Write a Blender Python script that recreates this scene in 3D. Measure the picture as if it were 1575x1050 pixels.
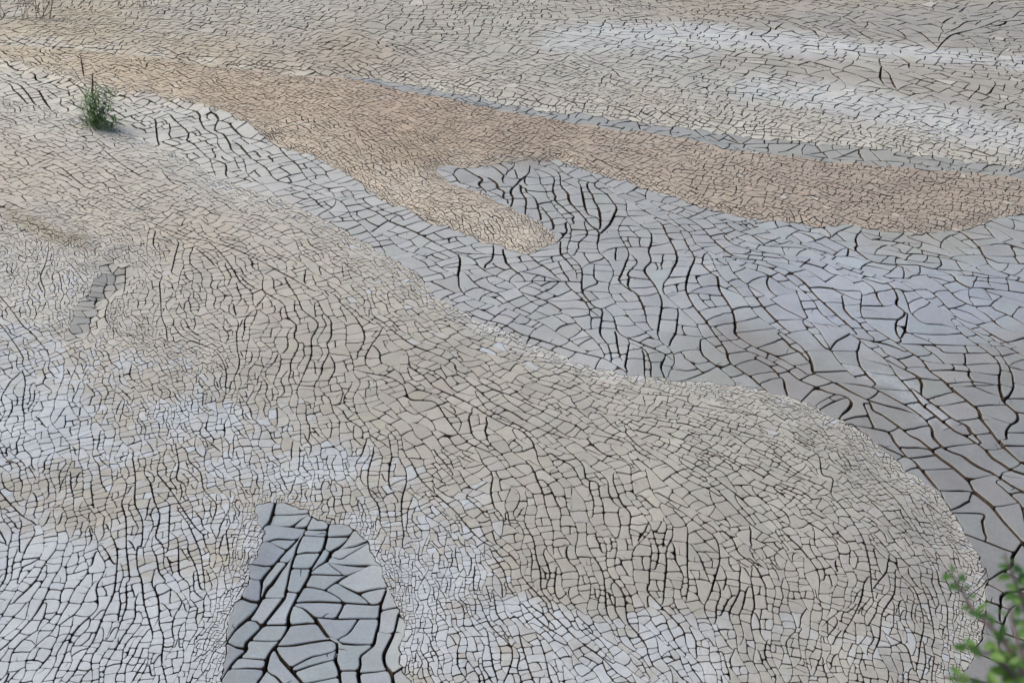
import bpy, bmesh, math, random, time
import numpy as np
from mathutils import Vector, Matrix

T0 = time.time()
rnd = random.Random(11)
nrg = np.random.default_rng(5)
scene = bpy.context.scene
for o in list(bpy.data.objects):
    bpy.data.objects.remove(o)
C = scene.collection

# ------------------------------------------------------------------ camera
CAM_H = 5.65                      # eye height above the dry lake bed
TILT = math.radians(31)         # camera looks down by this much
FOC = 35.0
cam_d = bpy.data.cameras.new('camera')
cam_d.lens = FOC
cam_d.sensor_width = 36.0
cam_d.clip_start = 0.05
cam_d.clip_end = 5000
cam_d.dof.use_dof = True
cam_d.dof.focus_distance = 10.0
cam_d.dof.aperture_fstop = 3.8
cam = bpy.data.objects.new('camera', cam_d)
cam.location = (0, 0, CAM_H)
cam.rotation_euler = (math.pi / 2 - TILT, 0, 0)
C.objects.link(cam)
scene.camera = cam

# ------------------------------------------------------------------ sky, sun, exposure
SUN_EL, SUN_AZ = math.radians(48), math.radians(-62)     # azimuth from +Y (view direction), negative = left
w = bpy.data.worlds.new('World')
scene.world = w
w.use_nodes = True
nt = w.node_tree
sky = nt.nodes.new('ShaderNodeTexSky')
sky.sky_type = 'NISHITA'
sky.sun_disc = False
sky.sun_elevation = SUN_EL
sky.sun_rotation = SUN_AZ
sky.dust_density = 4.0
sky.air_density = 1.0
nt.links.new(sky.outputs['Color'], nt.nodes['Background'].inputs['Color'])
nt.nodes['Background'].inputs['Strength'].default_value = 0.15
sun_d = bpy.data.lights.new('sun', 'SUN')
sun_d.energy = 1.0
sun_d.angle = math.radians(40)
sun_d.color = (1.0, 0.93, 0.84)
sun = bpy.data.objects.new('sun', sun_d)
sdir = Vector((math.sin(SUN_AZ) * math.cos(SUN_EL), math.cos(SUN_AZ) * math.cos(SUN_EL), math.sin(SUN_EL)))
sun.rotation_euler = sdir.to_track_quat('Z', 'Y').to_euler()
sun.location = (0, 0, 20)
C.objects.link(sun)
scene.view_settings.view_transform = 'Standard'
scene.view_settings.look = 'None'
scene.view_settings.gamma = 1.0
scene.view_settings.exposure = 0.56

# ------------------------------------------------------------------ sight lines <-> lake bed
F_PX = FOC / 36.0 * 1575
CA, SA = math.cos(TILT), math.sin(TILT)

def bed(u, v, z=0.0):
    """point of the level z seen at photo position u, v"""
    dx = (u - 787.5) / F_PX
    dy = (525 - v) / F_PX
    t = (CAM_H - z) / (SA - dy * CA)
    return (dx * t, (CA + dy * SA) * t)

def bed_np(uv):
    uv = np.asarray(uv, float)
    dx = (uv[..., 0] - 787.5) / F_PX
    dy = (525 - uv[..., 1]) / F_PX
    t = CAM_H / (SA - dy * CA)
    return np.stack([dx * t, (CA + dy * SA) * t], -1)

def seen(x, y):
    f = y * CA + CAM_H * SA
    up = y * SA - CAM_H * CA
    return 787.5 + F_PX * x / f, 525 - F_PX * up / f

def seen_np(xy):
    f = xy[..., 1] * CA + CAM_H * SA
    up = xy[..., 1] * SA - CAM_H * CA
    return np.stack([787.5 + F_PX * xy[..., 0] / f, 525 - F_PX * up / f], -1)

def px_size(y):
    """metres across one photo pixel at distance y along the bed"""
    return (y * CA + CAM_H * SA) / F_PX
# ------------------------------------------------------------------ survey of the lake bed
# Outlines and the main cracks, written in the frames of enlarged details: (origin u, origin v, scale).
def survey(u0, v0, s, text):
    out = []
    for ln in text.strip().replace('\n', ';').split(';'):
        ln = ln.strip()
        if ln:
            out.append([(u0 + float(a.split(',')[0]) / s, v0 + float(a.split(',')[1]) / s) for a in ln.split()])
    return out

# boundaries between the different muds
B_TAN_LOW = survey(0, 0, 1, """-530,24 -260,60 0,97 40,105 100,120 170,145 250,155 300,165 370,190 400,208 440,230 480,240 530,265 565,292 600,316 624,322 648,334 669,346
 """.replace('\n', ' '))[0] + survey(600, 220, 4.2, "360,545 420,570 540,600 620,640 720,665 800,690 870,710 990,690 1060,650 1075,610 1040,570 960,510 880,475 780,420 700,390 600,330 520,300 420,270 290,195")[0] + \
  [(683, 257), (714, 258), (733, 260), (748, 258), (767, 251), (790, 251), (838, 249), (850, 246), (867, 251), (905, 265), (943, 274), (975, 284),
   (1030, 302), (1100, 322), (1150, 335), (1210, 342), (1260, 350), (1310, 347), (1360, 357), (1420, 361), (1480, 353), (1540, 340), (1575, 332), (1835, 322), (2110, 312)]
B_TAN_TOP = [(-530, 16), (-260, 46), (0, 72), (100, 77), (300, 100), (450, 118), (540, 124), (600, 138), (730, 165), (900, 195), (1050, 215), (1130, 233), (1250, 248), (1400, 264), (1575, 277), (1835, 290), (2110, 300)]
B_NAR_TOP = [(528, 120), (600, 126), (700, 145), (800, 165), (900, 178), (1000, 190), (1100, 203), (1250, 222), (1370, 235), (1440, 243), (1575, 258), (1835, 276), (2110, 290)]
B_FAN = [(-530, 75), (-260, 110), (0, 150), (100, 175), (180, 200), (250, 225), (300, 250), (350, 280), (420, 305), (490, 335), (550, 365), (600, 395), (650, 430), (670, 455), (690, 470),
         (730, 490), (790, 515), (850, 540), (900, 560), (960, 575), (1050, 585), (1130, 592), (1200, 605), (1240, 622), (1280, 642), (1330, 668), (1372, 700),
         (1395, 722), (1440, 752), (1475, 800), (1508, 855), (1520, 900), (1512, 960), (1500, 1010), (1482, 1050), (1450, 1300), (1430, 1420)]
PATCH_L = survey(340, 770, 3.75, "-60,2400 0,1250 10,1050 20,980 30,920 20,840 50,760 50,700 80,650 120,590 140,530 180,470 170,410 200,390 230,340 240,260 240,190 220,130 215,60 320,35 400,45")[0]
PATCH_R = survey(340, 770, 3.75, "400,45 480,80 520,90 530,125 600,140 680,150 760,185 830,240 870,290 900,370 920,420 950,490 980,550 1020,620 1040,680 1060,780 1040,850 1040,950 1070,1050 1110,1250 1190,2400")[0]
HOLE_L = survey(90, 380, 7, "520,170 460,200 440,260 460,330 400,380 380,440 330,540 260,600 240,660 190,720 160,800 140,860 120,920 80,980 90,1040 200,1060")[0]
HOLE_R = survey(90, 380, 7, "520,170 580,175 680,240 850,270 870,380 820,440 740,500 650,540 620,640 560,720 540,800 550,880 470,910 400,980 320,1030 200,1060")[0]
RIDGES = [([(-200, 318), (0, 326), (40, 338), (60, 352), (95, 368), (135, 384), (170, 392)], 0.07, 0.12),
          ([(-200, 75), (0, 101), (40, 112), (100, 124), (170, 148), (250, 158), (300, 168), (370, 194), (405, 213)], 0.075, 0.16)]

# cracks: the large plates of the grey hollow in the foreground
CR_A = survey(340, 770, 3.75, """320,40 300,95 280,150 245,185
525,90 490,170 435,250 370,320 330,370 300,410 265,450 240,490 240,515
640,130 615,185 600,260 580,310 540,380 520,420 510,460 470,530 430,600 400,660 390,700 390,745 340,820 300,860 270,910 250,990 210,1050 180,1150
350,430 300,500 270,530 230,600 180,670 100,745 50,810 0,860
375,545 370,580 310,650 230,740 170,800 145,830 145,865 90,920 40,990 20,1040
765,170 750,210 690,270 640,300 610,360 570,390 530,410
830,400 870,430 920,470 940,510 940,570 920,620 910,720 895,770 880,835 840,870 805,900 805,950 790,1000 800,1050 810,1150
990,795 960,850 940,900 950,960 990,1030 1000,1150
430,630 480,640 540,690 580,740 620,790 665,815 670,870 660,920 680,970 685,1015
320,870 350,920 400,975 460,1040 500,1100""")
CR_A2 = survey(340, 770, 3.75, """610,368 700,380 800,388 900,388 935,378
160,410 250,408 350,410 430,410 525,410
100,535 160,525 230,517 290,518 340,522 375,545
440,605 550,597 680,597 780,600 915,607
320,848 420,840 520,820 630,800
680,600 680,650 690,690
740,830 770,870 805,885
510,835 560,880 600,925
300,93 400,97 515,97;275,160 400,162 490,167;415,205 420,165 460,130 505,112;275,268 330,245 430,240;180,245 270,265 340,290 380,300
390,390 430,340 480,315 560,310;410,298 450,305 475,318;500,180 610,180;485,210 600,213;620,150 765,150;615,213 735,215
680,275 770,275 860,245;770,275 820,300;640,325 690,345 740,320 800,290;690,345 690,375
610,370 660,405 725,445;600,525 660,485 725,445 830,405;530,445 720,443;670,483 740,520 800,548;800,548 850,533 935,527;800,548 765,565 755,590
485,515 560,520 630,540 690,575 700,590 755,592;385,545 445,543;245,578 365,578;345,615 415,615;0,665 90,660 170,660
190,668 290,672;110,535 170,560 230,577;310,680 390,680;270,725 390,725;140,735 235,740;190,810 310,817;50,825 140,828
590,722 690,700;550,690 690,668;700,690 760,685 905,680;760,685 770,720 730,770 680,795;410,733 560,718;770,730 900,728;685,822 780,828 880,825
110,910 270,915;40,985 150,970 230,965;290,920 340,917;365,942 420,940 470,955;420,990 500,960 600,930 660,920;440,948 520,905 580,890
665,920 810,917;695,978 800,980;805,995 970,990;830,915 930,912;560,1040 680,1020 790,1018;320,1020 400,995;250,990 310,1010 350,1050
910,790 985,795;920,715 1030,730;925,635 1040,650;940,580 1030,580;950,945 1050,940;880,860 950,870;1100,665 1050,700 990,770""")
# the grey pool on the right
CR_B = survey(1200, 550, 4.2, """205,40 215,90 260,115 330,150 385,180 450,220 530,260 580,290 600,340 660,370 720,410 770,445 840,500 900,530 960,580 1030,640 1100,690 1160,740 1220,795 1250,850 1310,900 1370,950 1440,1040
940,45 970,90 1050,150 1110,210 1170,255 1240,310 1280,340 1300,400 1350,460 1400,530 1450,590 1520,660 1575,705
940,315 1000,360 1060,410 1130,465 1200,500 1260,545 1330,600 1370,650 1430,690 1500,740 1575,765
985,462 990,510 1040,570 1100,605 1180,635 1240,680 1310,720 1370,745 1430,790 1500,840 1575,880
850,205 900,240 970,275 1040,330 1120,390 1200,430 1225,465 1170,490
885,238 830,270 820,340 860,400 910,440 980,462 1050,465 1110,462
160,0 205,40 280,85 340,135 390,175 440,190 520,215 580,250 615,285 680,305 780,325
600,350 570,375 590,420 600,460 540,500
600,460 700,480 740,540 790,600 770,640 710,660
790,620 860,650 920,720 970,780 1020,830 1050,880 1040,910
0,115 25,140 45,220 140,265
350,237 420,255 460,295 440,340 390,380 310,430
1480,245 1445,280 1490,325 1535,370 1530,410 1490,435
770,70 790,110 755,160 760,205
800,75 880,120 915,165 910,205 885,235
1415,125 1420,210""")
CR_B2 = survey(1200, 550, 4.2, """50,130 130,125 220,95;50,130 110,160 230,180;150,268 235,185 310,150;220,308 290,275 350,235 355,205 390,178
270,330 340,295 430,260;440,340 530,355 600,350;500,0 600,25 700,50 770,70;290,90 400,90 500,95 640,105 790,118 880,120;505,92 540,55 560,20
640,108 690,165 705,203;400,160 430,120 460,95;400,165 500,175 600,195;530,208 640,200 760,207 850,208;720,208 750,250 820,280
790,70 870,50 940,45 1040,40;920,155 1030,145;945,255 1040,240 1115,220;1060,305 1200,285;1120,195 1220,195 1310,185
1110,170 1250,165 1400,180 1420,210 1480,245 1575,235;1190,100 1190,160;980,85 1100,85 1200,95 1350,110 1480,120 1575,125
1480,120 1500,90 1575,85;1255,55 1255,100;1050,40 1200,50 1350,40 1450,60 1575,80;1150,20 1145,40;960,5 1000,40;1285,200 1350,235 1460,245
1280,315 1360,308 1450,310;1290,380 1380,395 1490,430 1575,460;1320,415 1400,403;1140,405 1290,390;940,385 1030,375;1230,460 1330,455
1390,495 1575,485;1455,575 1575,575;1330,600 1440,598 1575,635;1060,575 1200,560 1370,525;880,635 1030,622;800,575 960,578;925,715 1100,712
1000,790 1070,770;1050,855 1250,855;1160,985 1170,945 1230,910 1215,880;1120,690 1230,670;1280,775 1360,750;1410,870 1520,845
1160,985 1320,995 1310,1040;1370,950 1440,955 1540,940;1500,900 1550,950 1575,1020 1590,1100""")
CR_C = survey(1200, 300, 4.2, """0,820 50,870 40,920 70,970 125,1005 160,1050
500,325 485,350 540,395 600,430 700,450 840,455 900,460 980,480 1080,490
205,615 240,655 290,700 335,740;50,145 80,190 75,230;480,200 495,240 480,280;545,690 560,740 570,785;760,670 750,710 810,760 760,800
390,865 440,905 530,940 600,940 690,960;595,870 620,925 690,945;350,960 370,940 440,905;500,1035 500,1000 540,945;640,965 680,1020 740,1050
1120,540 1140,570 1220,610 1300,610 1400,615;1290,335 1315,385;1170,385 1170,425;820,815 810,860;820,950 835,905;540,855 500,810 470,790""")
CR_C2 = survey(1200, 300, 4.2, """0,330 150,335 290,360 350,385 440,390;190,400 260,370 320,335;440,465 470,430;0,385 60,425 160,440 270,470 340,510 430,520 500,535
500,490 490,515 520,540 600,545 680,540 830,545 850,530 910,525 1080,530;205,620 240,590 330,600 400,615 500,620;0,565 60,600 200,615
390,620 395,665;15,660 15,690 60,750;125,665 140,710;180,750 330,740 430,700 500,660 560,640;335,742 400,770 460,785 560,785 680,790 760,800
560,715 660,720 750,710;810,760 860,750 910,730 960,715;850,765 930,820 1050,830 1130,850 1240,850
390,865 530,855 660,870 760,875 830,880 960,890 1080,890;0,800 130,800 230,830 320,840 390,865;335,795 325,840;175,890 205,830
690,960 830,955 990,960 1130,965 1250,965 1440,965;205,895 250,935 350,960;350,980 310,1005;125,1000 310,1003 380,1005 500,1005
970,940 1080,890;900,910 990,945;845,960 850,1000;1030,965 1060,1010 1210,1020;1410,580 1420,615;1275,625 1270,645;1050,600 1100,570 1140,570
800,465 830,495 900,525;1080,525 1110,500 1280,520 1290,540 1450,540;690,545 670,565 860,575;770,350 800,380 900,380 1050,400
640,390 750,400 840,440;1370,790 1410,830 1480,870 1575,890;1050,830 1130,790;960,715 1050,740 1150,790 1280,830 1360,880;1250,920 1225,955
1330,885 1330,915;1080,890 1330,890 1430,950 1575,920;1100,640 1150,680 1250,720 1360,720 1385,740;1390,400 1400,430 1575,440
690,485 710,455;1175,385 1300,382 1400,390 1575,385;655,240 690,265""")
CR_D = survey(600, 220, 4.2, """460,160 520,190 580,220 600,240 570,265 610,300 640,355
905,140 895,190 840,230 820,255 785,290 780,330 795,350 785,405
845,285 850,320 880,370 875,430 872,470;890,320 930,350 950,390 960,430;960,420 1000,440 1040,490 1050,510
1070,345 1065,370 1110,410 1150,450 1190,480 1170,510 1190,570 1150,600
1150,330 1160,380 1200,430 1250,480 1290,530 1340,565;1250,365 1260,420 1280,465 1330,480;1280,295 1310,340 1320,380 1350,430 1360,515
1410,335 1440,380 1465,420 1440,490 1405,545 1370,570;735,210 725,240 760,265 820,255;690,260 700,290 740,310 730,350 780,385
0,500 100,540 190,580 270,620 340,660 420,700 490,720;540,770 590,800 680,850 740,890 860,895 960,895 1050,895;670,670 660,740 620,780
740,895 800,935 880,980 970,1010 1040,1040;880,710 920,740 950,770;1240,930 1245,970 1225,990 1260,1030;1510,790 1515,830 1545,860 1535,910
1060,275 1075,310 1030,325;740,720 750,765;865,850 870,890;950,860 955,890;450,785 445,830;1100,660 1100,710;1135,540 1140,570 1060,655""")
CR_D2 = survey(600, 220, 4.2, """310,170 340,185 360,215;360,190 430,205 540,200 590,225;425,225 450,255 500,270;805,125 800,150 760,180;730,215 830,220 880,200
620,300 690,330 740,345;885,260 890,295 970,310 980,290;930,220 950,250 1000,270 1060,260;1240,325 1235,365
895,190 1000,200 1060,225 1140,250 1200,280 1280,300 1340,345;1040,140 1120,155 1200,165 1300,190 1400,225;1060,530 1070,570
1260,540 1275,590 1220,640 1220,670;420,700 600,710 740,710 880,710;995,830 1010,845;320,790 360,820 450,850
1190,890 1185,860 1240,810 1300,770 1400,740;1520,655 1520,690 1560,710;1480,870 1475,900 1530,930;1390,745 1450,765 1575,770;1320,870 1340,905 1240,940""")
CR_E = survey(525, 350, 3, """1355,115 1360,185;1310,170 1290,220 1280,240 1310,270 1360,300 1380,330;1110,250 1115,300 1160,360 1205,380 1200,430 1195,490 1230,540 1245,590
1330,530 1310,640;1395,570 1400,650;1415,590 1430,640 1425,680;1500,590 1475,640 1490,680;1420,110 1430,150 1400,190 1410,220 1450,270 1480,340 1470,420
1500,30 1540,100 1550,150 1530,190;1555,400 1545,480;1270,500 1275,550;550,370 640,420 750,450 830,490 930,520 1020,550;1300,500 1370,530 1440,560""")
CR_E += survey(1050, 350, 3, """55,150 30,210 15,290 50,360 110,430 160,500 200,560 215,610 250,640 310,680 350,720 360,745
130,220 160,240 170,290 205,340 235,390 245,450 245,485 320,540 390,570 460,600 490,620
240,195 255,255 278,302;200,285 260,310 290,350 350,380 400,420 420,460;330,310 370,360 420,410 450,440
210,30 240,70 280,95 360,110;95,5 150,60 190,100 240,135 320,150 400,160""")
# the pale fan in the foreground
CR_F = survey(525, 350, 3, """5,370 60,420 100,480 110,520;0,450 30,500 20,575;130,385 150,440 185,490 150,550
200,460 270,520 340,570 430,600 520,640 530,670 600,700 700,760 800,800 900,850 980,890;315,600 310,660 280,705
330,670 390,710 430,750 520,790 590,830 680,890 760,930 830,960 880,1010 890,1040;150,690 230,710 290,750 320,810 430,820 480,890 530,960 580,1010
690,895 665,950 675,1000;60,840 55,790 100,750 130,700;60,840 90,910 150,980 250,1040;570,710 640,770 700,830 800,880 860,920 940,960
1060,830 1060,800 1000,760 930,740;560,830 620,860 590,890 600,960;180,600 185,640 220,655;1310,895 1330,930 1310,960 1360,1020 1400,1050;1200,870 1250,930""")
CR_F += survey(525, 700, 3, """150,0 125,90 130,180 170,240 180,290;235,20 220,100 230,170 280,175;330,60 370,130 440,200 520,270 580,340 640,400 700,440
300,150 280,220 280,300 290,380;430,0 500,80 530,130 570,200 640,270;700,130 690,190 700,240;765,70 800,120 850,190 855,240 835,300;900,130 930,200
1020,210 1060,270 1080,340 1080,410;1120,280 1150,350 1190,430;890,415 900,490 920,560 920,620;700,340 710,410 760,460 810,520 815,650
715,500 750,550 770,620 820,680 900,770 960,820;880,630 940,690 960,740 1010,790 1100,880 1200,950 1260,1010;995,510 985,610;1330,280 1335,380
1260,160 1290,240 1325,280;1210,580 1220,670;1320,590 1345,680;1430,360 1450,430 1450,500;1530,390 1540,500;1500,520 1490,620 1485,680
1420,610 1410,640 1450,690 1500,740 1560,800;1310,700 1320,780 1360,830 1390,870;700,640 715,740;610,440 620,520 610,600 620,700
660,750 700,820 780,900 790,960 780,1000;840,920 860,990 880,1050;940,950 960,1050;690,930 700,1000;1120,80 1130,130 1180,150 1190,200;1350,450 1390,380 1440,360""")
CR_F += survey(0, 350, 3, """720,30 710,90 720,110;830,65 815,130 795,220;905,90 880,140 880,180;940,65 1000,110 1060,180 1110,260
1170,155 1165,190 1210,240 1225,320 1190,370 1160,430;920,120 980,170 1000,220 970,280;1080,280 1080,360 1090,420
1330,270 1380,350 1400,400 1470,460 1440,530 1440,600 1410,680 1390,730;1240,320 1310,370 1330,430 1370,470 1360,520 1380,560 1345,640 1345,680
1530,450 1530,520 1510,550 1520,590 1490,650;740,280 745,350 750,430 770,480 775,530;805,470 850,530 920,560 990,590 1030,640 1050,700 1045,750
860,450 890,500 980,560;730,0 830,40 940,70 1050,100 1150,140 1250,190 1340,240 1420,290;1095,510 1100,590 1110,650 1090,740
1410,230 1410,270 1480,320 1540,390 1575,420;230,110 215,180 190,240 210,300;180,270 215,350;330,190 380,250;280,240 290,290;120,740 110,830
165,790 150,870 150,930;120,870 120,960;300,310 300,360;580,200 575,290;500,370 490,430 510,470
0,320 60,400 110,470 150,500 210,570;20,480 80,560 110,610""")
CR_F += survey(0, 700, 3, """615,30 630,120 630,250 665,330 660,440 640,450 640,540 660,600 670,700 690,770;700,150 720,240 745,310 725,400 750,430
735,110 790,180 840,260 900,350 940,390;855,290 870,330 900,400 930,470 940,540;570,260 590,330 590,450 600,540 605,600 590,610 590,700
730,40 735,110;820,0 830,60 820,130 850,150;880,50 930,100 945,180 1000,240 1000,290;790,300 785,420;730,500 740,560 770,600 720,620 735,680 740,740
770,460 800,560 820,620 870,660 860,720;830,460 830,550;880,480 910,540 925,620;550,480 545,560 530,660 480,760 440,860 380,960
500,470 490,560 470,640;450,640 455,720 380,790 330,860 300,950;270,540 240,610 240,680;560,720 540,800 500,880 460,1000
710,760 700,840 690,930 650,1000;740,800 760,860 750,960 770,1050;620,780 570,850;90,600 110,540 150,520;40,540 30,590 0,640;0,360 40,430;0,180 50,240 110,300
330,60 330,140 320,200 340,250;460,60 470,130;430,200 440,290;390,190 410,240;970,210 1010,260 975,320 980,350;1050,390 1060,460;1000,400 990,500
0,780 60,700 130,640 170,600;30,900 90,840 160,760 200,700""")
CR_F += survey(1050, 700, 3, """20,450 20,560;75,480 100,540;0,290 70,340 150,400 170,480 160,540 130,640;315,330 310,400;240,430 260,470 330,520 370,590
170,200 240,260 300,320;630,40 640,110 690,130 680,200 720,250 760,300 820,400 845,480 860,560 865,625;260,580 260,640 220,720;320,620 330,700 320,740
940,520 930,570 880,630 870,700;975,590 970,660 920,740 910,790 905,860;985,540 1000,580 1060,630 1095,700 1110,790 1090,900;1080,480 1100,600
1130,680 1150,770 1160,850;1180,600 1220,700 1220,790;830,620 820,680 790,750;880,760 840,820 800,900;440,330 480,390 560,470 560,540
1110,890 1120,960 1100,1040;960,860 1030,900 1060,990 1070,1040;1160,930 1150,1000;0,40 90,90 170,150 260,210;150,0 260,60 370,120 480,180
330,0 460,70 560,130;890,400 950,470 1000,520;880,100 960,190 1030,280 1090,370""")
CR_G = survey(0, 0, 3, """925,560 940,590;1010,560 990,600 1030,620 1060,660;1080,600 1120,630 1160,640;1080,680 1085,720;1115,680 1160,730;1140,740 1150,780
1285,680 1330,730;1385,700 1420,740;1490,740 1500,780 1540,800;720,580 725,635;820,570 870,610 860,640;310,500 320,540;545,910 540,930 580,940
100,400 140,450;180,420 230,500;80,430 130,480;480,700 560,770 640,820;300,800 400,880;720,760 790,850 860,880""")
CR_G += survey(1050, 350, 3, """1195,1040 1250,1090 1320,1150 1370,1220 1430,1280 1490,1340 1545,1420 1550,1470 1525,1510 1520,1550 1440,1600 1350,1670
1050,1050 1110,1120 1160,1180 1195,1240;1200,1350 1290,1400 1380,1430 1500,1480;1575,1660 1490,1680 1470,1710 1480,1770 1440,1840;1200,1210 1340,1210""")
CR_H = survey(1200, 0, 4.2, """30,155 120,185 210,225;170,165 280,205 400,240;360,175 460,205 530,245;520,195 640,225 740,250 840,290;850,215 910,240 950,280 990,310
1140,205 1190,235 1290,240;645,475 640,530;710,535 740,585;290,455 400,490 520,525 640,575;860,500 980,545 1090,580 1180,605;60,420 70,440;165,450 168,475
1050,295 1110,250 1250,215 1400,160;300,220 420,185 560,165;60,160 200,130;180,240 330,180""")
CR_N = survey(525, 0, 3, """600,485 700,500 800,510 900,520 1000,535 1100,550 1200,565 1300,585 1400,600;545,420 630,440 640,470 600,490;700,490 740,480;840,490 860,520
910,530 930,510;960,540 1010,515;1060,555 1110,520;1150,560 1230,545;1230,580 1290,565;1340,590 1380,570;1390,600 1450,575;300,395 420,410;480,430 560,440""")
CR_N += survey(1050, 0, 3, """250,655 400,660 520,665 680,690;290,690 400,705 520,715 680,735 800,750 950,750;60,600 95,630;200,610 260,650;390,660 400,700;480,700 550,665
560,745 590,715 640,705;630,735 670,700;720,730 800,700;880,695 980,745 1080,720;1040,710 1100,735""")
FLOW = survey(0, 0, 3, """0,790 160,870 300,930;140,680 330,760 560,850;300,790 520,880 700,960;450,760 760,830 950,930;0,560 200,640 400,700;300,600 500,680 800,800;0,640 150,720
800,760 1000,850 1200,960;100,290 400,400 640,480;560,330 900,480 1150,560;0,200 300,290 700,400;800,340 1100,430 1400,520;1100,480 1350,580 1500,660;0,880 200,960 400,1030
560,420 760,480 960,540;1200,420 1500,540;900,400 1200,520;0,240 300,350;400,940 700,1020;1000,900 1300,1000""")
FLOW += survey(525, 0, 3, """0,400 300,500 560,620;0,480 250,560 420,640;300,430 600,520 900,600;900,580 1200,680 1500,800;600,620 800,660 1000,700;1000,700 1200,790 1400,880;250,620 300,680 330,740
100,700 180,800 330,900 500,1000;0,600 100,680 150,760;20,760 120,880 250,980;350,780 550,900 750,1000;300,900 320,960;0,100 300,150 600,140;200,250 400,290 600,340;700,200 1000,260 1200,330
900,100 1200,150;600,330 900,400 1200,470;1200,420 1500,520""")
FLOW += survey(1050, 0, 3, """0,800 300,850 600,930 800,1000;0,720 400,780 800,880;600,800 900,860 1200,940;1000,820 1300,880 1500,920;0,500 400,560 800,640;400,420 800,500 1200,600;100,320 500,370 900,440
1000,350 1400,440;0,180 500,230 1000,290 1500,340;300,60 600,130""")
FLOW += survey(525, 350, 3, """900,620 1100,680 1300,740 1500,780;1100,760 1300,830 1500,900;800,640 1000,720;1000,900 1250,1000;1200,860 1500,980""")
FLOW += survey(1050, 350, 3, """0,740 150,770 300,830 450,900;0,850 200,920 400,1000;300,880 500,980 650,1050""")
FLOW += survey(1050, 700, 3, """200,20 450,130 650,260 800,400;500,20 750,150 950,330 1050,480;800,60 1000,220 1120,400 1200,560;0,180 200,290 400,420;1000,700 1010,900;400,600 380,760;560,600 600,760 560,900;700,640 680,850""")
GUIDES = FLOW + survey(0, 0, 1, """0,40 300,60 600,90;0,75 200,90 420,120;300,120 500,170 640,230;450,150 700,200 900,240 1100,290;1000,230 1250,290 1500,340;600,80 900,140 1200,190
1000,100 1300,160 1575,220;0,10 400,10;500,20 800,30 1100,10;560,100 590,60;640,120 660,90;900,150 940,120;1300,220 1330,190;60,95 75,80;200,110 230,90
0,200 150,240 300,290;0,260 120,300 280,340;500,250 580,300 640,330;600,250 700,310 780,360""")
# ------------------------------------------------------------------ fields over the bed
def smooth_line(pts, step):
    """Catmull-Rom through pts, resampled every step"""
    P = np.array(pts, float)
    if len(P) > 2:
        Q = np.vstack([2 * P[0] - P[1], P, 2 * P[-1] - P[-2]])
        out = []
        for i in range(1, len(Q) - 2):
            t = np.linspace(0, 1, 8, endpoint=False)[:, None]
            a, b, c, d = Q[i - 1], Q[i], Q[i + 1], Q[i + 2]
            out.append(0.5 * ((2 * b) + (-a + c) * t + (2 * a - 5 * b + 4 * c - d) * t ** 2 + (-a + 3 * b - 3 * c + d) * t ** 3))
        P = np.vstack(out + [P[-1:]])
    s = np.concatenate([[0], np.cumsum(np.hypot(*np.diff(P, axis=0).T))])
    n = max(2, int(s[-1] / step) + 1)
    q = np.linspace(0, s[-1], n)
    return np.stack([np.interp(q, s, P[:, 0]), np.interp(q, s, P[:, 1])], -1)

def inside_np(pts, poly):
    x, y = pts[..., 0], pts[..., 1]
    res = np.zeros(x.shape, bool)
    P = np.asarray(poly, float)
    for (x1, y1), (x2, y2) in zip(P, np.roll(P, -1, 0)):
        if y1 == y2:
            continue
        c = ((y1 > y) != (y2 > y)) & (x < (x2 - x1) * (y - y1) / (y2 - y1) + x1)
        res ^= c
    return res

def dist_line(pts, line):
    L = np.asarray(line, float)
    d = np.full(pts.shape[:-1], 1e9)
    for a, b in zip(L[:-1], L[1:]):
        ab = b - a
        t = np.clip(((pts - a) @ ab) / max(ab @ ab, 1e-12), 0, 1)
        d = np.minimum(d, np.hypot(*np.moveaxis(pts - a - t[..., None] * ab, -1, 0)))
    return d

def waves(xy, n, lo, hi, seed):
    """smooth noise about -1..1, wavelengths lo..hi metres"""
    g = np.random.default_rng(seed)
    r = np.zeros(xy.shape[:-1])
    for k in range(n):
        lam = lo * (hi / lo) ** g.random()
        th = g.random() * 2 * math.pi
        ph = g.random() * 2 * math.pi
        r += np.sin((xy[..., 0] * math.cos(th) + xy[..., 1] * math.sin(th)) * 2 * math.pi / lam + ph + 1.3 * np.sin((xy[..., 1] * math.cos(th) - xy[..., 0] * math.sin(th)) * 2 * math.pi / (lam * 1.7) + ph * 2))
    return r / math.sqrt(n) * 0.9

UPPER, TAN, NARROW, POOL, FAN, PATCH, HOLE = range(7)
ZPOLY = {TAN: B_TAN_TOP + B_TAN_LOW[::-1],
         NARROW: B_NAR_TOP + [p for p in B_TAN_TOP if p[0] > 530][::-1],
         POOL: B_TAN_LOW + [(2110, 1420)] + B_FAN[::-1],
         FAN: B_FAN + [(-530, 1420)],
         PATCH: PATCH_L + PATCH_R,
         HOLE: HOLE_L + HOLE_R[::-1]}

def zones(uv):
    z = np.zeros(uv.shape[:-1], int)
    for k in (TAN, NARROW, POOL, FAN, PATCH, HOLE):
        z[inside_np(uv, ZPOLY[k])] = k
    return z

GS = 5.0
GU0, GV0, GU1, GV1 = -500, -95, 2075, 1380
gu = np.arange(GU0, GU1 + 1, GS)
gv = np.arange(GV0, GV1 + 1, GS)
GUV = np.stack(np.meshgrid(gu, gv), -1)
GXY = bed_np(GUV)
GZ = zones(GUV)
GH, GW = GZ.shape

def world_line(l, step_px=6):
    return bed_np(smooth_line(l, step_px))

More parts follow.
